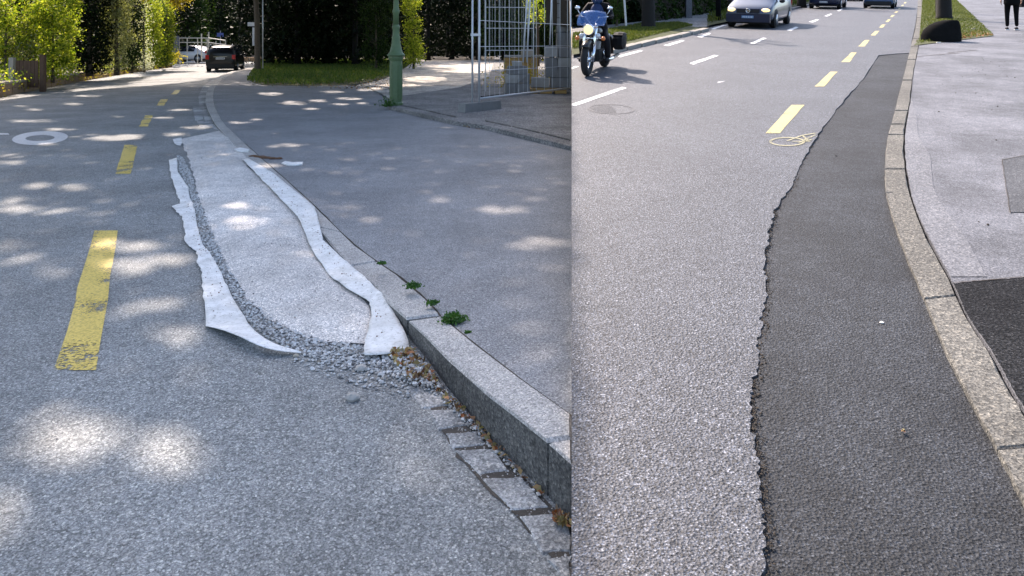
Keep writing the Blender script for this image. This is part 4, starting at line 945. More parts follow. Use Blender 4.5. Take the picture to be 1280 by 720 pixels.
    if badge:
        e = MB().torus(.075, .011, (0, 2.262, .67), 'Y', 20, 6).build('emblem', 'chrome', t, True)
        for a, b in (((-.05, .05), (-.02, -.005)), ((-.02, -.005), (0, .035)), ((0, .035), (.02, -.005)), ((.02, -.005), (.05, .05)), ((-.062, .01), (-.03, -.058)), ((-.03, -.058), (0, -.012)), ((0, -.012), (.03, -.058)), ((.03, -.058), (.062, .01))):
            MB().tube([(a[0], 2.264, .67+a[1]), (b[0], 2.264, .67+b[1])], .008, 5).build('stroke', 'chrome', e)
    if rails:
        for sx in (-1, 1): MB().tube([(sx*.62, -1.8, 1.60), (sx*.62, -1.7, 1.68), (sx*.62, .3, 1.68), (sx*.62, .45, 1.6)], .018, 6).build('roof_rail', 'chrome', t, True)
        MB().box((0, -2.02, 1.56), (1.0, .2, .03)).build('spoiler', paint, t)
        MB().box((0, -2.235, .92), (.8, .02, .02)).build('trim_strip', 'chrome', t)
    MB().box((0, 0, .24), (1.5, 3.9, .14)).build('underbody', 'black_plastic', t)
    return t
def pose_flat(x, y, z, yaw): return Matrix.Translation((x, y, z)) @ Matrix.Rotation(yaw, 4, 'Z')
RD = Vector((531/900, 1.0)).normalized()           # course of the right-hand street
ROAD_YAW = math.atan2(RD.y, RD.x) - math.pi/2
def pose_slope(x, y, yaw, z=0.0):
    f = Vector((math.cos(yaw+math.pi/2), math.sin(yaw+math.pi/2), 0)); f.z = SLOPE*f.y; f.normalize()
    nrm = Vector((0, -SLOPE, 1)).normalized(); s_ = f.cross(nrm).normalized()
    m_ = Matrix((s_, f, nrm)).transposed().to_4x4(); return Matrix.Translation((x, y, rz(y, z))) @ m_

cx = (263-640)*42.5/900
car('parked_car', 'black estate car seen from behind at the road bend', pose_flat(cx+.1, 44.6, .005, R(13)), 'car_black', 'estate', scale=.97, rails=True)
car('parked_car', 'white car standing behind the white barrier', pose_flat((232-640)*60/900, 61, .08, R(75)), 'car_white', 'saloon', group=None, scale=1.0)

# ================================================================== RIGHT STREET
def rp_list(pts, z=0.0): return [RP(p[0], p[1], z) for p in pts]
def rs(y, z=0.0, m=.0): return (SEAM*y+m, y, rz(y, z))
def rxy(x, y, z=0.0): return (x, y, rz(y, z))
props(MB().sheet([rs(-6, -.03), rxy(300, -6, -.03), rxy(300, 300, -.03), rs(300, -.03)], skirt=0.9).build('ground', 'soil'), kind='structure')

CR = [(1098, 69), (1080, 97), (1057, 123), (1043, 140), (1023, 167), (1007, 193), (995, 220), (988, 233), (968, 263), (966, 272), (961, 288), (959, 306), (955, 336), (959, 352), (957, 376), (950, 395), (954, 407), (947, 425), (947, 450), (941, 480), (938, 500), (938, 520), (942, 547), (948, 580), (947, 607), (953, 640), (957, 667), (955, 720), (956, 790)]
KL2 = [(1148, -14), (1147, 8), (1145, 30), (1140, 52), (1138, 60), (1131, 89), (1123, 120), (1117, 144), (1111, 165), (1107, 190), (1106, 217), (1108, 244), (1122, 290), (1138, 332), (1156, 373), (1169, 407), (1184, 440), (1203, 480), (1227, 523), (1257, 580), (1282, 632), (1326, 735), (1350, 800)]
KR2 = [(1152, -14), (1152, 8), (1151, 30), (1148.5, 52), (1147.5, 60), (1141, 92), (1137, 126), (1132, 150), (1129, 175), (1130, 203), (1133, 222), (1136.5, 243), (1148, 276), (1166, 312), (1181, 340), (1193, 367), (1206, 396), (1236, 440), (1257, 480), (1282, 522), (1316, 580), (1388, 700), (1440, 790)]
cr3 = jag([RP(u, v, .0) for u, v in CR], .011, 7, 21)
klp = [RP(u, v, 0) for u, v in KL2]
# older light road: right rim is the crumbled edge down to us, then the kerb beyond the patch
far_edge = [(klp[3][0]-.02, klp[3][1], 0)] + [(p[0]-.02, p[1], 0) for p in klp[2::-1]]
rim = [(p[0], p[1], rz(p[1], .0)) for p in cr3[::-1]]                       # near to far
topk = RP(1138.5, 66, 0)
far_dir = RP(1158, -20)
poly = [rs(-6)] + [rxy(rim[0][0], -6)] + rim + [RP(1120, 67)] + [topk, RP(1139.5, 52), RP(1144.5, 30), RP(1147, 8), RP(1149, -14), RP(1152, -20)] + [rs(190)]
props(MB().sheet(poly, skirt=.03).build('road', 'asph_r'), kind='structure')
# newer dark strip, a finger lower than the old road
pk = [(q[0], q[1]) for q in KL2[4:]]
patch = [RP(1092, 66.5, -.016)] + [(p[0]-.03, p[1], rz(p[1], -.016)) for p in cr3] + [RP(1330, 800, -.016)] + [RP(u+1.0, v, -.016) for u, v in KL2[::-1][1:-3]] + [RP(1140, 58, -.016)]
pm = [(p[0]-.03, p[1]) for p in cr3]
kli = resample(catmull([RP(*p, -.016) for p in KL2[4:]], 5), 160); cri = resample([(p[0]-.03, p[1], rz(p[1], -.016)) for p in [RP(1110, 66)] + cr3], 160)
# pair by distance from the camera so the sheet does not fold
kd = np.array(kli)[::-1]; cd = np.array(cri)[::-1]; ys = np.geomspace(1.8, 15.6, 170)
A = [(np.interp(y, cd[:, 1], cd[:, 0]), y, rz(y, -.012+.006*math.sin(y*2.3))) for y in ys]; B = [(np.interp(y, kd[:, 1], kd[:, 0])+.03, y, rz(y, -.014)) for y in ys]
A.append((RP(1098, 66.0)[0], RP(1098, 66.0)[1]+.05, rz(RP(0, 66.0)[1]+.05, -.013))); B.append((RP(1141, 66)[0], RP(1141, 66)[1]+.05, rz(RP(0, 66)[1]+.05, -.013)))
props(MB().strip(A, B, 8).build('dark_repair_strip', 'asph_patch', smooth=True), kind='structure')
# crumbs lying in the crack
cp = []
for p in cr3:
    if p[1] < 9:
        for k in range(9): cp.append((p[0]+.012+random.gauss(0, .010), p[1]+random.uniform(-.02, .02), rz(p[1], -.008)))
pebbles('crack_crumbs', cp, .002, .007, 'soil')['kind'] = 'stuff'
# kerb
kerb2 = setting('kerb')
a3 = np.array(catmull([RP(*p, .012) for p in KL2], 6)); b3 = np.array(catmull([RP(*p, .012) for p in KR2], 6))
joints = [-6, 8, 22, 36, 48, 58, 74, 100, 138, 155, 168, 211, 241, 373, 560, 790]
va = 900*(CAM_H-.012)/a3[:, 1]-28; vb = 900*(CAM_H-.012)/b3[:, 1]-28
def at_v(arr, vv, v): return tuple(np.interp(v, vv, arr[:, k]) for k in range(3))
for v0, v1 in zip(joints[:-1], joints[1:]):
    e = .25 if v0 < 70 else .6
    # joints run square to the kerb: the right end sits a little farther down the picture beyond the bend
    ts = np.linspace(v0+e, v1-e, 4 if v1-v0 < 60 else 9)
    off = 0 if v0 < 230 else -4
    A = [at_v(a3, va, v) for v in ts]; B = [at_v(b3, vb, v+off) for v in ts]
    A = jag(A, .003, 2, int(v0)+50); B = jag(B, .003, 2, int(v1)+90)
    MB().slab(A + B[::-1], .12, .008).build('kerb_stone', 'kerb_r', kerb2)
# pale pavement with a gap of dirt along the kerb
gap = [tuple(p+np.array([.018 if p[1] < 9 else .012, 0, -.008])) for p in b3 if -20 < 1 and p[1] < 21.6]
gapj = jag(gap, .003, 2, 8)
gapj = [(p[0], p[1], rz(p[1], .004)) for p in gapj]
wk = [rxy(60, -6, .004), rxy(60, 190, .004), rxy(RP(1196, -8)[0], RP(1196, -8)[1], .004), RP(1195, 0, .004), RP(1242, 44, .004), RP(1149, 56.5, .004)] + [p for p in gapj if p[1] < RP(0, 57)[1]] 
wk += [rxy(gapj[-1][0]+.4, -6, .004)]
props(MB().sheet(wk, skirt=.03).build('pavement', 'walk_r'), kind='structure')
# strip of later repair along the kerb
sl_ = [(p[0]+.004, p[1], rz(p[1], .008)) for p in gapj if RP(0, 349)[1] < p[1] < RP(0, 92)[1]]
wid = [(120, .05), (180, .20), (240, .22), (300, .20), (350, .16)]
sr_ = [(p[0]+(.21+.02*math.sin(p[1]*3))*min(1, max(.02, (RP(0, 120)[1]-p[1])/3.5)), p[1], p[2]) for p in sl_]
props(MB().strip(sl_, sr_).build('pale_repair_strip', 'walk_strip'), kind='structure')
# black asphalt corner, sitting lower, and dark patch at right
bl = jag([RP(1191, 354, .012), RP(1225, 350.5, .012), RP(1262, 347.5, .012), RP(1300, 345, .012), RP(1420, 338, .012)], .006, 5, 31)
edge = [(p[0]+.0005, p[1], rz(p[1], .0125)) for p in gapj if p[1] < RP(0, 354)[1]]
props(MB().sheet(bl + [rxy(4.5, 1.2, .012), rxy(edge[-1][0], edge[-1][1], .012)] + edge[::-1]).build('black_repair_patch', 'asph_black'), kind='structure')
dp = jag([RP(1253, 199, .009), RP(1300, 190, .009), RP(1380, 195, .009), RP(1390, 262, .009), RP(1300, 265, .009), RP(1263, 265, .009), RP(1253, 199, .009)], .006, 4, 77)[:-1]
props(MB().sheet(dp).build('grey_repair_patch', 'patch_mid'), kind='structure')
cj = jag([RP(1252.5, 199, .013), RP(1256, 225, .013), RP(1262.5, 266, .013)], .004, 5, 78); cj2 = jag([RP(1252.5, 199.5, .013), RP(1300, 190.5, .013)], .004, 5, 79); cj3 = jag([RP(1191, 353.5, .016), RP(1300, 344.5, .016)], .004, 8, 80)
m_ = MB()
for c_, w in ((cj, .016), (cj2, .016), (cj3, .007)): m_.strip(c_, [(p[0]+w, p[1]+w, p[2]+.0005) for p in c_])
props(m_.build('open_joint', 'soil'), kind='structure')
m_ = MB()
for a, b in (((1143, 71), (1200, 66)), ((1185, 66), (1222, 62.5))):
    c_ = jag([RP(*a, .010), RP(*b, .010)], .02, 8, 9); m_.strip(c_, [(p[0], p[1]+.035, p[2]+.003) for p in c_])
c_ = jag([RP(1128, 28.5, .010), RP(1146, 30.5, .010)], .01, 5, 9); m_.strip(c_, [(p[0], p[1]+.05, p[2]+.0045) for p in c_])
props(m_.build('pavement_crack', 'soil'), kind='structure')

# ---- paint on the right
marks2 = setting('lane_markings')
ly = [((989.5, 131), (1005.5, 131), (975, 166.5), (956.5, 166.5)), ((1038, 89.5), (1047, 89.5), (1030, 108), (1018, 108)), ((1064, 65.5), (1071, 65.5), (1062, 77.6), (1052, 77.6)), ((1081, 50), (1087.5, 50), (1081, 58), (1073, 58)),
      ((1094, 38.6), (1099, 38.6), (1094.5, 44.3), (1088, 44.3)), ((1103, 30.5), (1107.5, 30.5), (1103.5, 34.5), (1098.5, 34.5)), ((1110, 24), (1113.5, 24), (1110.5, 27.4), (1106.5, 27.4)), ((1115, 18.7), (1118.5, 18.7), (1116, 21.3), (1112.5, 21.3)),
      ((1120, 14), (1123, 14), (1121, 16), (1117.5, 16)), ((1124, 9.8), (1126.5, 9.8), (1125, 11.6), (1122, 11.6)), ((1128, 6), (1130.5, 6), (1128.5, 7.6), (1126, 7.6)), ((1131, 2.6), (1133.5, 2.6), (1132, 4.2), (1129.5, 4.2))]
for q in ly: painted('dash', [q], 'yel2', .004, parent=marks2, pt=RP)
lw = [((778, 108.5), (783.5, 110), (719, 132.5), (714.6, 131.5), (714.6, 130)), ((893, 68.6), (898, 69.5), (867, 80.6), (862, 79)), ((954, 47), (958.5, 47.8), (942, 55), (937, 54)), ((995, 33.2), (998.5, 34), (988, 38.6), (983.5, 37.6)), ((1021.5, 24), (1024, 24.6), (1016, 28), (1011, 27.2)), ((1038, 17), (1040.5, 17.5), (1034, 20.6), (1030, 20)), ((1052, 11), (1054, 11.5), (1049, 14), (1046, 13.5))]
for q in lw: painted('dash', [q], 'whi', .004, parent=marks2, pt=RP)
lf = [((800, 62.5), (804.5, 63.5), (776, 71.5), (769, 70.5)), ((852, 50), (856, 51), (836, 57.6), (829, 56.6)), ((886, 41), (889, 42), (877, 46.8), (871, 46)), ((904.5, 31), (908, 31.6), (893, 36.5), (888, 36)), ((719, 82.5), (724, 83), (714.8, 86.5), (714.8, 84.5))]
for q in lf: painted('dash', [q], 'whi', .004, parent=marks2, pt=RP)
painted('faded_mark', [((897, 102), (906, 100.5), (907, 101.5), (897, 104))], 'whi2', .004, parent=marks2, pt=RP)
# bicycle symbol, cut off by the dark strip
bs = setting('bicycle_symbol')
def pring(cu, cv, ru, rv, w, mat='yel3', par=bs, clip=None):
    n = 28; o_ = []; i_ = []
    for t in np.linspace(0, 2*math.pi, n+1): o_.append(RP(cu+ru*math.cos(t), cv+rv*math.sin(t), .005)); i_.append(RP(cu+(ru-w)*math.cos(t), cv+(rv-w*.36)*math.sin(t), .005))
    if clip: k = [j for j in range(n+1) if o_[j][0] < clip[0]]
    return MB().strip(o_, i_).build('wheel_ring', mat, par)
pring(984, 176.8, 22.5, 5.6, 3.0)
def pline(a, b, w=1.1):
    A = Vector(RP(*a, .006)); B = Vector(RP(*b, .006)); d = (B-A); nn = Vector((-d.y, d.x, 0)).normalized()*w*.010; nn.z = SLOPE*nn.y
    return MB().sheet([A-nn, B-nn, B+nn, A+nn]).build('frame_line', 'yel3', bs)
for a, b in (((984, 176), (1003, 169)), ((1003, 169), (1021, 166)), ((1003, 169), (1010, 175.5)), ((990, 176.5), (1013, 176.5)), ((1005, 175), (1019, 168.5)), ((998, 178), (1016, 174))): pline(a, b, 1.2)
# manhole in the road by the seam
mh = setting('manhole_cover'); c = RP(764, 136.5)
n = 30; arc = [(c[0]+.30*math.cos(t), c[1]+.34*math.sin(t), rz(c[1]+.34*math.sin(t), .004)) for t in np.linspace(0, 2*math.pi, n+1)]; arc2 = [(c[0]+.278*math.cos(t), c[1]+.318*math.sin(t), rz(c[1]+.318*math.sin(t), .004)) for t in np.linspace(0, 2*math.pi, n+1)]
MB().strip(arc, arc2).build('rim', 'iron', mh)
m_ = MB()
for k in range(-3, 4):
    w = math.sqrt(max(0, .25**2-(k*.07)**2)); m_.sheet([rxy(c[0]-w, c[1]+k*.08-.01, .004), rxy(c[0]+w*.2, c[1]+k*.08-.01, .004), rxy(c[0]+w*.2, c[1]+k*.08+.01, .004), rxy(c[0]-w, c[1]+k*.08+.01, .004)])
m_.build('ribs', 'iron', mh)

# ---- far side of the street
def fk(v, off=0.0): return 780 + (59-v)*4.48 + off
fsd = setting('far_kerb')
vs_ = [62, 58, 54, 50, 46.5, 43, 40, 37.5, 35]
for v0, v1 in zip(vs_[:-1], vs_[1:]):
    A = RP(fk(v0)+1, v0-.0, .09); B = RP(fk(v1)-1, v1, .09); d = Vector((B[0]-A[0], B[1]-A[1], 0)).normalized(); nn = Vector((-d.y, d.x, 0))*.22
    MB().slab([A, B, (B[0]+nn.x, B[1]+nn.y, rz(B[1]+nn.y, .09)), (A[0]+nn.x, A[1]+nn.y, rz(A[1]+nn.y, .09))], .15, .015).build('kerb_stone', 'far_kerb_stone', fsd)
for a, b in (((925, 25.5), (950, 20)), ((950, 20), (985, 11.5)), ((985, 11.5), (1040, -1))):
    A = RP(*a, .09); B = RP(*b, .09); MB().slab([A, B, (B[0]-.15, B[1]+.15, rz(B[1]+.15, .09)), (A[0]-.15, A[1]+.15, rz(A[1]+.15, .09))], .15, .015).build('kerb_stone', 'walk_strip', fsd)
props(MB().sheet([RP(714.8, 68.5, .07), RP(776, 58.5, .07), RP(845, 43, .07), RP(877, 34.8, .07), RP(848, 30.5, .07), RP(800, 33, .07), RP(762, 40, .07), RP(714.8, 46, .07)]).build('grass_verge', 'grass_soil'), kind='structure')
props(MB().sheet([RP(715, 46, .06), RP(762, 40.5, .06), RP(800, 33.5, .06), RP(850, 30.5, .06), RP(867, 34, .06), RP(882, 33.5, .06), RP(930, 20, .06), RP(900, 14, .06), RP(840, 22, .06), RP(790, 28, .06), RP(715, 36, .06)]).build('far_pavement', 'gravel_pave'), kind='structure')
props(MB().sheet([RP(884, 32, .075), RP(922, 24.5, .075), RP(1040, -3, .075), RP(1025, -6, .075), RP(930, 12, .075), RP(885, 22, .075)]).build('grass_verge', 'grass_soil'), kind='structure')
def rgrass(name, px, n, mat, h=.12, s=(.08, .12)):
    P = np.array([(x, y, rz(y, .08)) for x, y, _ in scatter_poly(px, n, pt=RP)]); P[:, 2] += rng.random(n)*h
    o = quads_mesh(name, mat, P, s[0]+s[1]*rng.random(n), stretch=(.4, .4, 1.4), aspect=3.5); o['kind'] = 'stuff'; return o
rgrass('far_verge_grass', [(716, 65), (768, 60), (866, 34.5), (848, 31), (800, 33), (762, 40), (716, 46)], 22000, 'grass_yel', .05, (.04, .05))
rgrass('farther_verge_grass', [(884, 32), (922, 24), (1040, -3), (1025, -6), (930, 12), (885, 22)], 7000, 'grass_yel', .14)
def hedge(label, pts, h, depth, mat, n, size=.13, zb=0.0, grp='hedges along the far side of the right street'):
    t = thing('hedge', label, 'hedge', group=grp)
    W = [Vector(p) for p in pts]; m_ = MB(); P = []
    for a, b in zip(W[:-1], W[1:]):
        d = (b-a); dl = Vector((d.x, d.y, 0)).normalized(); nn = Vector((-dl.y, dl.x, 0))
        if nn.y < 0: nn = -nn
        q = [a+nn*.15, b+nn*.15, b+nn*depth, a+nn*depth]
        m_.add([(p.x, p.y, rz(p.y, 0)) for p in q] + [(p.x, p.y, rz(p.y, h-.15)) for p in q], [(0, 1, 5, 4), (1, 2, 6, 5), (2, 3, 7, 6), (3, 0, 4, 7), (4, 5, 6, 7)])
        k = int(n*d.length/sum((y-x).length for x, y in zip(W[:-1], W[1:])))
        s = rng.random(k)[:, None]; z = rng.random(k)*h; o_ = np.abs(rng.normal(size=k))*.09
        Q = np.array(a)[None]*(1-s)+np.array(b)[None]*s + np.array(nn)[None]*(.10-o_+ .12*np.sin(s[:, 0]*17+z*4))[:, None]
        Q[:, 2] = rz(Q[:, 1], 0)+z; P.append(Q)
        kt = k//4; s = rng.random(kt)[:, None]; Q = np.array(a)[None]*(1-s)+np.array(b)[None]*s + np.array(nn)[None]*(rng.random(kt)*depth)[:, None]; Q[:, 2] = rz(Q[:, 1], h-.1)+rng.random(kt)*.2; P.append(Q)
    m_.build('core', 'soil', t); P = np.concatenate(P); P = seam_filter(P, False, .05); quads_mesh('foliage', mat, P, size*(.6+.8*rng.random(len(P))), t); return t
hedge('dark ivy-like hedge behind the trunk on the far side, right of the motorcycle', [RP(818, 29, 0), RP(860, 22.5, 0), RP(905, 15, 0), RP(940, 8, 0), RP(985, 0, 0)], 3.6, 1.2, 'hedge_leaf', 22000, .14)
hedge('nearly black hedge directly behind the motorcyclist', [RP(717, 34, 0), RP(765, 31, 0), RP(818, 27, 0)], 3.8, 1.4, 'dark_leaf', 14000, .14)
bb = plant('rounded_bush', 'small olive-brown clipped bush right behind the motorcyclist', 'bush', 771, 24.5, [(0, 0, .75, .32, .3, .65)], 2600, 'mid_leaf', .06, (.7, .04, 3), None, zb=rz(24.5), side=False, clump=.06)
def street_tree(u, v, r, h, label, mat='bark_dark', crown=0):
    p = RP(u, v, 0); t = thing('street_tree', label, 'tree', p, group='street trees along the right street')
    m_ = MB(); m_.tube([(0, 0, -.1), (0, 0, .15), (0, 0, 1.0), (.03, 0, 2.4), (.05, .05, 3.7)], [r*1.5, r*1.15, r, r*.85, r*.6], 10)
    for k in range(5):
        a = k*1.26; m_.tube([(.05, 0, 3.2+.1*k), (.35*math.cos(a), .35*math.sin(a), 3.9+.1*k), (.55*math.cos(a), .55*math.sin(a), 4.4+.1*k)], [r*.45, r*.33, r*.3], 6)
    m_.build('trunk', mat, t, True)
    P = np.concatenate([np.array([.6*math.cos(k*1.26), .6*math.sin(k*1.26), 4.6+.1*k])+rng.normal(size=(40, 3))*.14 for k in range(5)])
    quads_mesh('crown', 'mid_leaf', P, .14*(.6+.8*rng.random(len(P))), t); return t
street_tree(810.5, 37.5, .20, 8.5, 'thick dark street tree on the far verge behind the motorcyclist')
street_tree(1002, 9.5, .22, 9, 'slim dark trunk between the minivan and the dark blue car')
street_tree(1180, 24.5, .26, 9, 'near street tree on the right verge behind the black boulder')
o = MB().box((0, 0, 1.2), (.32, .10, 2.4)).build('upright_board', 'black_plastic'); q = RP(1171, 16, 0); o.location = (q[0], q[1]-.2, q[2]); props(o, 'dark upright board fixed to the left of the near right-hand trunk', 'board')
pp = thing('pale_post', 'pale stone post in front of the far green hedge', 'post', RP(860.5, 24, 0)); MB().box((0, 0, 1.1), (.24, .24, 2.2), taper=.92).build('shaft', 'walk_strip', pp); MB().box((0, 0, 2.24), (.3, .3, .08)).build('cap', 'walk_strip', pp)
o = MB().tube([(0, 0, 0), (-.10, 0, 1.4), (-.2, 0, 3.2)], .035, 8).build('leaning_pole', 'galv'); o.location = RP(783, 37, 0); props(o, 'thin grey pole leaning left, just right of the motorcyclist', 'pole')
o = MB().lathe([(.10, 0), (.09, 1.0), (.11, 1.03), (.05, 1.12)], 10).build('bollard', 'cloth_black'); o.location = RP(898, 27.5, 0); props(o, 'dark bollard just left of the silver minivan', 'bollard')
props(MB().box((0, 0, .35), (1.3, .3, .7), taper=.95).build('low_wall', 'wall_cap', loc=RP(975, 3, 0)), 'short pale wall behind the silver minivan', 'wall')

# ---- verge on the right
props(MB().sheet([RP(1142, 56.5, .02), RP(1149, 56, .02), RP(1242, 44.5, .02), RP(1195, 0, .02), RP(1178, -16, .02), RP(1153, -16, .02), RP(1152, 10, .02), RP(1149, 50, .02)]).build('grass_verge', 'grass_soil'), kind='structure')
rgr = [(1144, 55.5), (1200, 49), (1241, 44), (1195, 0), (1185, -10), (1154, -10), (1152.5, 10), (1149.5, 50)]
P = np.array([(x, y, rz(y, .02)) for x, y, _ in scatter_poly(rgr, 60000, pt=RP)]); P[:, 2] += rng.random(len(P))*.06
quads_mesh('right_verge_grass', 'grass_yel', P, .03+.04*rng.random(len(P)), stretch=(.5, .5, 1.2), aspect=3)['kind'] = 'stuff'
P = np.array([(x, y, rz(y, .03)) for x, y, _ in scatter_poly([(1195, 50), (1241, 44.5), (1225, 39), (1198, 43)], 260, pt=RP)])
quads_mesh('verge_dead_leaves', 'brown_leaf', P, .05+.05*rng.random(len(P)), flat=.3)['kind'] = 'stuff'
c = RP(1177, 53, 0)
m_ = MB(); prof = []
sl2 = 19/1530*0+ c[1]/900   # metres per pixel at that distance
for k, (u0, u1, h, dz) in enumerate([(1152, 1200, .0, 0), (1152, 1200.5, .16, 0), (1155, 1200, .30, .02), (1161, 1199.5, .42, .04), (1171, 1198, .52, .06), (1181, 1195, .56, .08)]):
    n = 20
    for j in range(n):
        t = 2*math.pi*j/n; cxm = ((u0+u1)/2-1177)*sl2; rr = (u1-u0)/2*sl2
        m_.v.append((cxm+rr*math.copysign(abs(math.cos(t))**.8, math.cos(t))*(1+random.uniform(-.015, .015)), .36*math.sin(t)*(1-.5*k/5)*(1+random.uniform(-.03, .03)), h+random.uniform(-.006, .006)))
n = 20
for i in range(5):
    for j in range(n): m_.f.append((i*n+j, i*n+(j+1) % n, (i+1)*n+(j+1) % n, (i+1)*n+j)); m_.mi.append(0)
m_.f.append(tuple(5*n+j for j in range(n))); m_.mi.append(0)
o = m_.build('boulder', 'rockm', smooth=True); o.location = (c[0]+.215, c[1]+.36, rz(c[1]+.36, 0)); props(o, 'large black rounded boulder at the near end of the right grass verge', 'boulder')
q = RP(1173, 53.5, .03); o = MB().slab([(-.05, -.02, .02), (.05, -.03, .02), (.06, .03, .02), (-.04, .035, .02)], .02, .006).build('litter', 'fabric', loc=q); props(o, 'small white scrap of litter in front of the black boulder', 'litter')
q = RP(1216, 36.5, .05); o = MB().slab([(-.05, -.03, .03), (.07, -.03, .03), (.08, .03, .03), (-.04, .03, .03)], .03, .01).build('leaf', 'wall_cap', loc=q); props(o, 'buff dead leaf lying on the right grass verge', 'leaf')
q = RP(1129, 538, .0); P = np.array([q]*5)+rng.normal(size=(5, 3))*.004; props(quads_mesh('dead_leaf', 'brown_leaf', P, [.016]*5, flat=.5), 'tiny red-brown leaf on the dark asphalt strip near us', 'leaf')
for u, v, m, lab in ((1102, 404, 'fabric', 'tiny white chip on the dark strip near the kerb'), ((1045), 195, 'ink', 'tiny black fleck on the dark strip, farther up')):
    q = RP(u, v, -.012); props(MB().blob((0, 0, .004), (.011, .008, .005), 7, 5, .2).build('chip', m, loc=q), lab, 'chip')
P = [(x, y, rz(y, .006)) for x, y, _ in scatter_poly([(1150, 90), (1275, 60), (1275, 330), (1195, 340), (1150, 230)], 110, pt=RP)]
pebbles('pavement_specks', P, .003, .011, 'soil')['kind'] = 'stuff'

# ---- vehicles on the right street
X0, Y0 = RP(936, 35.5)[:2]
def oncoming(u, v, back=2.2):
    p = RP(u, v); return p[0]+RD.x*back, p[1]+RD.y*back
x, y = oncoming(934, 35.5, 2.0); car('minivan', 'silver-blue minivan with lit headlights coming towards us', pose_slope(x, y, ROAD_YAW+math.pi), 'car_silver', 'van', True, 'glass_blue', 'vehicles driving on the right street', .88, 'plate_blue', True, lower='car_navy')
x, y = oncoming(1029, 11.5, 2.0); car('moving_car', 'dark blue car following the silver minivan', pose_slope(x, y, ROAD_YAW+math.pi), 'car_navy', 'estate', False, 'glass', 'vehicles driving on the right street', .88)
x, y = oncoming(1062, 1.5, 2.0); car('moving_car', 'dark car last in the oncoming row, only its lower edge in frame', pose_slope(x, y, ROAD_YAW+math.pi), 'car_black', 'estate', False, 'glass', 'vehicles driving on the right street', .88)
x, y = oncoming(1097, 11, 2.2); car('moving_car', 'blue car driving away from us in the right lane', pose_slope(x, y, ROAD_YAW), 'car_blue', 'estate', False, 'glass', 'vehicles driving on the right street', .85)

# ---- people
def skin_body(name, joints, edges, mat, parent, sub=2):
    me = bpy.data.meshes.new(name); names = list(joints); me.from_pydata([joints[k][0] for k in names], [(names.index(a), names.index(b)) for a, b in edges], [])
    o = linkobj(bpy.data.objects.new(name, me), parent); me.materials.append(M[mat])
    sk = o.modifiers.new('skin', 'SKIN'); sk.use_smooth_shade = True
    for i, k in enumerate(names): r = joints[k][1]; me.skin_vertices[0].data[i].radius = (r, r) if not isinstance(r, tuple) else r
    me.skin_vertices[0].data[0].use_root = True
    ss = o.modifiers.new('sub', 'SUBSURF'); ss.levels = sub; ss.render_levels = sub
    return o
def hand(parent, wrist, dirv, up, s=1.0, curl=.4, mat='skin'):
    w = Vector(wrist); d = Vector(dirv).normalized(); u = Vector(up).normalized(); x = d.cross(u).normalized()
    J = {'w': (w, .024*s), 'p': (w+d*.05*s, .030*s)}; E = [('w', 'p')]
    for i, (off, L) in enumerate(((-.028, .065), (-.010, .075), (.010, .07), (.027, .055))):
        b = w+d*.085*s+x*off*s; m_ = b+d*L*.55*s-u*L*.25*curl*s; e = m_+(d*(1-curl)-u*curl).normalized()*L*.55*s
        J['b%d' % i] = (b, .011*s); J['m%d' % i] = (m_, .009*s); J['e%d' % i] = (e, .007*s); E += [('p', 'b%d' % i), ('b%d' % i, 'm%d' % i), ('m%d' % i, 'e%d' % i)]
    t0 = w+d*.035*s-x*.035*s; t1 = t0+d*.03*s-x*.018*s-u*.01*s; J['t0'] = (t0, .012*s); J['t1'] = (t1, .009*s); E += [('p', 't0'), ('t0', 't1')]
    return skin_body('hand', {k: (tuple(v[0]), v[1]) for k, v in J.items()}, E, mat, parent, 1)
# walker on the pavement, facing away, head above the frame
wk_ = thing('person', 'person in black trousers and jacket walking away on the right pavement', 'person', RP(1265, 37.5, .004), rot=R(-28)); wk_.scale = (1.15, 1.15, 1.08)
J = {'pel': ((0, 0, .92), (.16, .12)), 'wai': ((0, .01, 1.10), (.15, .11)), 'che': ((0, .02, 1.34), (.18, .13)), 'nek': ((0, .03, 1.50), .06), 'hd0': ((0, .04, 1.60), (.075, .085)), 'hd1': ((0, .045, 1.70), (.07, .085)),
     'lhp': ((-.10, 0, .86), .095), 'lkn': ((-.11, .04, .50), .065), 'lan': ((-.11, .0, .10), .045), 'rhp': ((.10, 0, .86), .095), 'rkn': ((.10, .03, .50), .065), 'ran': ((.105, -.05, .10), .045),
     'lsh': ((-.19, .02, 1.42), .065), 'lel': ((-.25, -.04, 1.14), .05), 'lwr': ((-.25, .08, .92), .035), 'rsh': ((.19, .02, 1.42), .065), 'rel': ((.25, -.02, 1.14), .05), 'rwr': ((.24, .12, .93), .035)}
E = [('pel', 'wai'), ('wai', 'che'), ('che', 'nek'), ('nek', 'hd0'), ('hd0', 'hd1'), ('pel', 'lhp'), ('lhp', 'lkn'), ('lkn', 'lan'), ('pel', 'rhp'), ('rhp', 'rkn'), ('rkn', 'ran'), ('che', 'lsh'), ('lsh', 'lel'), ('lel', 'lwr'), ('che', 'rsh'), ('rsh', 'rel'), ('rel', 'rwr')]
b_ = skin_body('body', J, E, 'cloth_black', wk_)
for sx, a in ((-1, J['lan'][0]), (1, J['ran'][0])):
    MB().blob((a[0], a[1]+.07, .045), (.048, .14, .045), 10, 6).build('shoe', 'leather', wk_, True); MB().box((a[0], a[1]+.07, .012), (.09, .27, .02)).build('sole', 'plate', wk_)
MB().lathe([(.17, .74), (.20, .80), (.19, 1.02), (.17, 1.1)], 16).build('jacket_hem', 'cloth_black', wk_, True)
hand(wk_, J['lwr'][0], (0, .3, -1), (-1, 0, 0)); hand(wk_, J['rwr'][0], (0, .3, -1), (1, 0, 0))
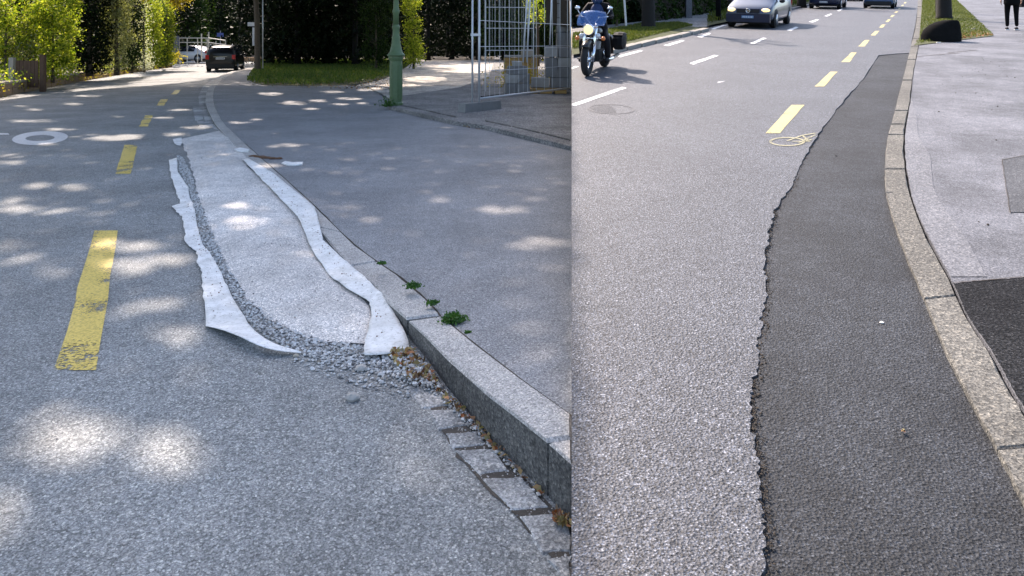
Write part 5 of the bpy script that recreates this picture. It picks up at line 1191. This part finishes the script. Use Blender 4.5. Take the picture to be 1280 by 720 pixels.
MB().blob((0, .05, 1.68), (.095, .115, .13), 14, 10).build('hair', 'hair', wk_, True)
MB().blob((0, .125, 1.63), (.068, .05, .09), 12, 8).build('face', 'skin', wk_, True); MB().blob((0, .18, 1.625), (.013, .02, .022), 8, 6).build('nose', 'skin', wk_, True)
for sx in (-1, 1): MB().blob((sx*.028, .168, 1.655), (.012, .008, .008), 8, 6).build('eye', 'plate', wk_, True); MB().blob((sx*.092, .05, 1.63), (.012, .025, .035), 8, 6).build('ear', 'skin', wk_, True)
MB().box((0, .172, 1.585), (.045, .012, .010)).build('mouth', 'lamp_red', wk_)
bg = thing('shoulder_bag', 'black bag beside the walking person at the right edge', 'bag', Vector(RP(1277, 12, 0))); bg.location = Vector(RP(1265, 37.5, 0)) + Vector((.52, .1, .75))
MB().slab([(-.2, -.08, .42), (.2, -.08, .42), (.2, .08, .42), (-.2, .08, .42)], .42, .03).build('pouch', 'leather', bg); MB().tube([(-.16, 0, .40), (-.1, 0, .60), (.1, 0, .60), (.16, 0, .40)], .014, 6).build('strap', 'leather', bg, True)
st = None

# ---- motorcycle, heading towards us and a little to the left
fw = RP(733, 95.5); K = .86
BY = math.atan2(.9, .33) + math.pi - math.pi/2      # nose direction points back at the camera, left
mc = thing('motorcycle', 'black and chrome cruiser motorcycle with its round headlight lit', 'motorcycle'); T0 = pose_slope(fw[0]+.33*.76*K+.03, fw[1]+.9*.72*K+.1, BY)
mc.matrix_world = T0 @ Matrix.Scale(K, 4)
def wheel(y, R_, r, nm='wheel'):
    w = MB().torus(R_-r, r, (0, y, R_), 'X', 30, 10, 1.0).build(nm, 'rubber', mc, True)
    MB().torus(R_-2*r, .018, (0, y, R_), 'X', 26, 6).build('rim', 'chrome', w, True)
    MB().lathe([(.05, -.07), (.06, 0), (.05, .07)], 12, (0, y, R_), 'X').build('hub', 'chrome', w, True)
    for k in range(12):
        a = k*math.pi/6; MB().tube([((-1)**k*.03, y+.05*math.cos(a), R_+.05*math.sin(a)), (0, y+(R_-2*r)*math.cos(a+.15), R_+(R_-2*r)*math.sin(a+.15))], .005, 4, False).build('spoke', 'chrome', w)
    MB().lathe([(.145, -.004), (.145, .004)], 20, (.075, y, R_), 'X').build('brake_disc', 'galv', w)
wheel(.78, .34, .068); wheel(-.78, .33, .085)
def fender(y, R_, w, a0, a1, nm):
    A = []; B = []; 
    m_ = MB(); n = 12
    rows = []
    for i in range(n+1):
        a = R(a0+(a1-a0)*i/n); row = []
        for x, dr in ((-w, -.05), (-w*.8, .0), (0, .02), (w*.8, .0), (w, -.05)): row.append((x, y+(R_+dr)*math.cos(a), .335+(R_+dr)*math.sin(a)))
        rows.append(row); m_.v += row
    for i in range(n):
        for k in range(4): q = i*5+k; m_.f.append((q, q+1, q+6, q+5)); m_.mi.append(0)
    o = m_.build(nm, 'car_black', mc, True); md = o.modifiers.new('t', 'SOLIDIFY'); md.thickness = .01
fender(.78, .375, .075, 45, 150, 'front_fender'); fender(-.78, .40, .11, 35, 190, 'rear_fender')
for sx in (-1, 1):
    fk_ = MB().tube([(sx*.11, .79, .33), (sx*.11, .52, .92), (sx*.11, .47, 1.04)], [.034, .032, .032], 10).build('fork', 'chrome', mc, True)
    MB().tube([(sx*.11, .80, .30), (sx*.11, .66, .62)], .036, 10).build('fork_slider', 'chrome', fk_, True)
    MB().tube([(sx*.11, .50, .74), (sx*.17, .56, .745), (sx*.24, .56, .75)], .014, 6).build('light_bar', 'chrome', mc, True)
    MB().blob((sx*.27, .56, .745), (.045, .045, .045), 10, 8).build('indicator', 'lamp_orange', mc, True)
    MB().blob((sx*.17, .60, .80), (.055, .04, .055), 10, 8).build('spotlight', 'lamp_clear', mc, True)
    MB().tube([(sx*.04, .40, 1.03), (sx*.14, .38, 1.16), (sx*.30, .27, 1.17), (sx*.36, .17, 1.14)], .014, 8).build('handlebar', 'chrome', mc, True)
    MB().tube([(sx*.30, .27, 1.17), (sx*.37, .155, 1.135)], .020, 8).build('grip', 'rubber', mc, True)
    MB().tube([(sx*.27, .29, 1.18), (sx*.34, .29, 1.32)], .008, 6).build('mirror_stem', 'chrome', mc, True); MB().blob((sx*.34, .29, 1.35), (.06, .02, .042), 10, 8).build('mirror', 'chrome', mc, True)
    bg_ = MB().lathe([(.10, -.13), (.225, -.10), (.24, 0), (.225, .10), (.10, .13)], 8, (0, 0, 0), 'X'); bg_.v = [(x+sx*.34, y*1.35-.74, z*.85+.60) for x, y, z in bg_.v]; bg_ = bg_.build('saddlebag', 'leather', mc)
    MB().box((sx*.34, -.74, .73), (.22, .50, .03)).build('bag_lid', 'leather', bg_)
    MB().tube([(sx*.17, .12, .45), (sx*.22, .02, .26), (sx*.24, -.4, .24), (sx*.25, -1.0, .27)], [.03, .035, .04, .042], 10).build('exhaust', 'chrome', mc, True)
    MB().tube([(sx*.14, .20, .30), (sx*.36, .22, .28)], .012, 6).build('foot_peg', 'black_plastic', mc)
    # engine cylinders in a V with cooling fins
    e_ = MB(); 
    a = sx*R(24)
    for k in range(6): e_.lathe([(.085, -.008), (.085, .008)], 14, (0, 0, .05+.032*k))
    e_.v = [(x*.95, y*math.cos(a)+z*math.sin(a)+.02, -y*math.sin(a)+z*math.cos(a)+.42) for x, y, z in e_.v]; e_.build('cylinder', 'galv', mc)
MB().lathe([(.105, -.0), (.115, .04), (.11, .09), (.08, .15), (.03, .18)][::-1], 18, (0, 0, 0), 'Y').build('tmp', 'chrome', None)
tmp = bpy.data.objects['tmp']; tmp.name = 'headlight_shell'; tmp.parent = mc; tmp.location = (0, .72, .93); tmp.rotation_euler = (0, 0, math.pi)
hl = MB().blob((0, .725, .93), (.098, .03, .098), 16, 8).build('headlight', 'head_on', mc, True)
MB().torus(.102, .012, (0, .72, .93), 'Y', 20, 6).build('bezel', 'chrome', mc, True)
ws_ = MB(); rows = []
for i in range(7):
    z = 1.0+.30*i/6; w = .30*math.sin(math.pi*(.62-.30*i/6))+.0; 
    for j in range(7): t = -1+2*j/6; ws_.v.append((w*t, .60-.24*i/6-.07*t*t, z-.04*t*t*(i/6)))
for i in range(6):
    for j in range(6): q = i*7+j; ws_.f.append((q, q+1, q+8, q+7)); ws_.mi.append(0)
def clearblue():
    m, nt, b, out = nmat('clear_blue_screen'); b.inputs['Base Color'].default_value = (.06, .14, .36, 1); b.inputs['Roughness'].default_value = .05; b.inputs['Alpha'].default_value = .5; return m
M['screen'] = clearblue(); o = ws_.build('windshield', 'screen', mc, True); md = o.modifiers.new('t', 'SOLIDIFY'); md.thickness = .006
MB().tube([(-.17, .60, .745), (.17, .60, .745)], .02, 8).build('chrome_bar', 'chrome', mc, True); MB().tube([(-.15, .52, .98), (.15, .52, .98)], .022, 8).build('top_clamp', 'chrome', mc, True)
MB().blob((0, .12, .84), (.15, .30, .13), 14, 10).build('fuel_tank', 'car_black', mc, True); MB().blob((0, -.30, .70), (.17, .30, .07), 14, 8).build('seat', 'leather', mc, True)
MB().box((0, .05, .36), (.26, .48, .24)).build('engine_block', 'black_plastic', mc); MB().blob((.17, -.02, .44), (.06, .11, .11), 12, 8).build('air_cleaner', 'chrome', mc, True); MB().blob((-.15, -.1, .36), (.05, .14, .10), 12, 8).build('primary_cover', 'chrome', mc, True)
MB().tube([(0, .46, .98), (0, .30, .60), (0, .28, .24), (0, -.4, .24), (0, -.78, .33)], .028, 8).build('frame', 'black_plastic', mc, True); MB().tube([(0, .42, .9), (0, .0, .74), (0, -.5, .62), (0, -.78, .36)], .024, 8).build('frame', 'black_plastic', mc, True)
pf = MB().box((0, -1.16, .62), (.2, .01, .14)).build('number_plate', 'plate', mc)
# rider
rd = thing('person', 'motorcyclist in dark blue and black leathers with a blue helmet', 'person'); rd.matrix_world = T0 @ Matrix.Scale(K, 4)
J = {'pel': ((0, -.24, .84), (.17, .14)), 'wai': ((0, -.20, 1.02), (.155, .125)), 'che': ((0, -.12, 1.28), (.19, .14)), 'nek': ((0, -.08, 1.44), .065), 'hd': ((0, -.05, 1.56), .09),
     'lhp': ((-.12, -.18, .80), .10), 'lkn': ((-.27, .20, .66), .075), 'lan': ((-.27, .14, .30), .055), 'rhp': ((.12, -.18, .80), .10), 'rkn': ((.27, .20, .66), .075), 'ran': ((.27, .14, .30), .055),
     'lsh': ((-.20, -.10, 1.38), .08), 'lel': ((-.32, .02, 1.16), .058), 'lwr': ((-.34, .16, 1.17), .036), 'rsh': ((.20, -.10, 1.38), .08), 'rel': ((.32, .02, 1.16), .058), 'rwr': ((.34, .16, 1.17), .036)}
E = [('pel', 'wai'), ('wai', 'che'), ('che', 'nek'), ('nek', 'hd'), ('pel', 'lhp'), ('lhp', 'lkn'), ('lkn', 'lan'), ('pel', 'rhp'), ('rhp', 'rkn'), ('rkn', 'ran'), ('che', 'lsh'), ('lsh', 'lel'), ('lel', 'lwr'), ('che', 'rsh'), ('rsh', 'rel'), ('rel', 'rwr')]
skin_body('body', J, E, 'leather', rd)
MB().blob((0, -.0, 1.22), (.15, .10, .22), 12, 10).build('jacket_front', 'cloth_blue', rd, True)
hm = MB().blob((0, -.03, 1.56), (.135, .16, .155), 18, 14).build('helmet', 'helmet', rd, True)
MB().blob((0, .045, 1.56), (.115, .10, .065), 16, 10).build('visor', 'visor', hm, True)
for sx in (-1, 1):
    MB().blob((sx*.27, .22, .27), (.05, .15, .06), 10, 8).build('boot', 'leather', rd, True)
    hand(rd, (sx*.34, .14, 1.17), (0.0, .6, .05), (0, 0, 1), 1.15, .85, 'leather')
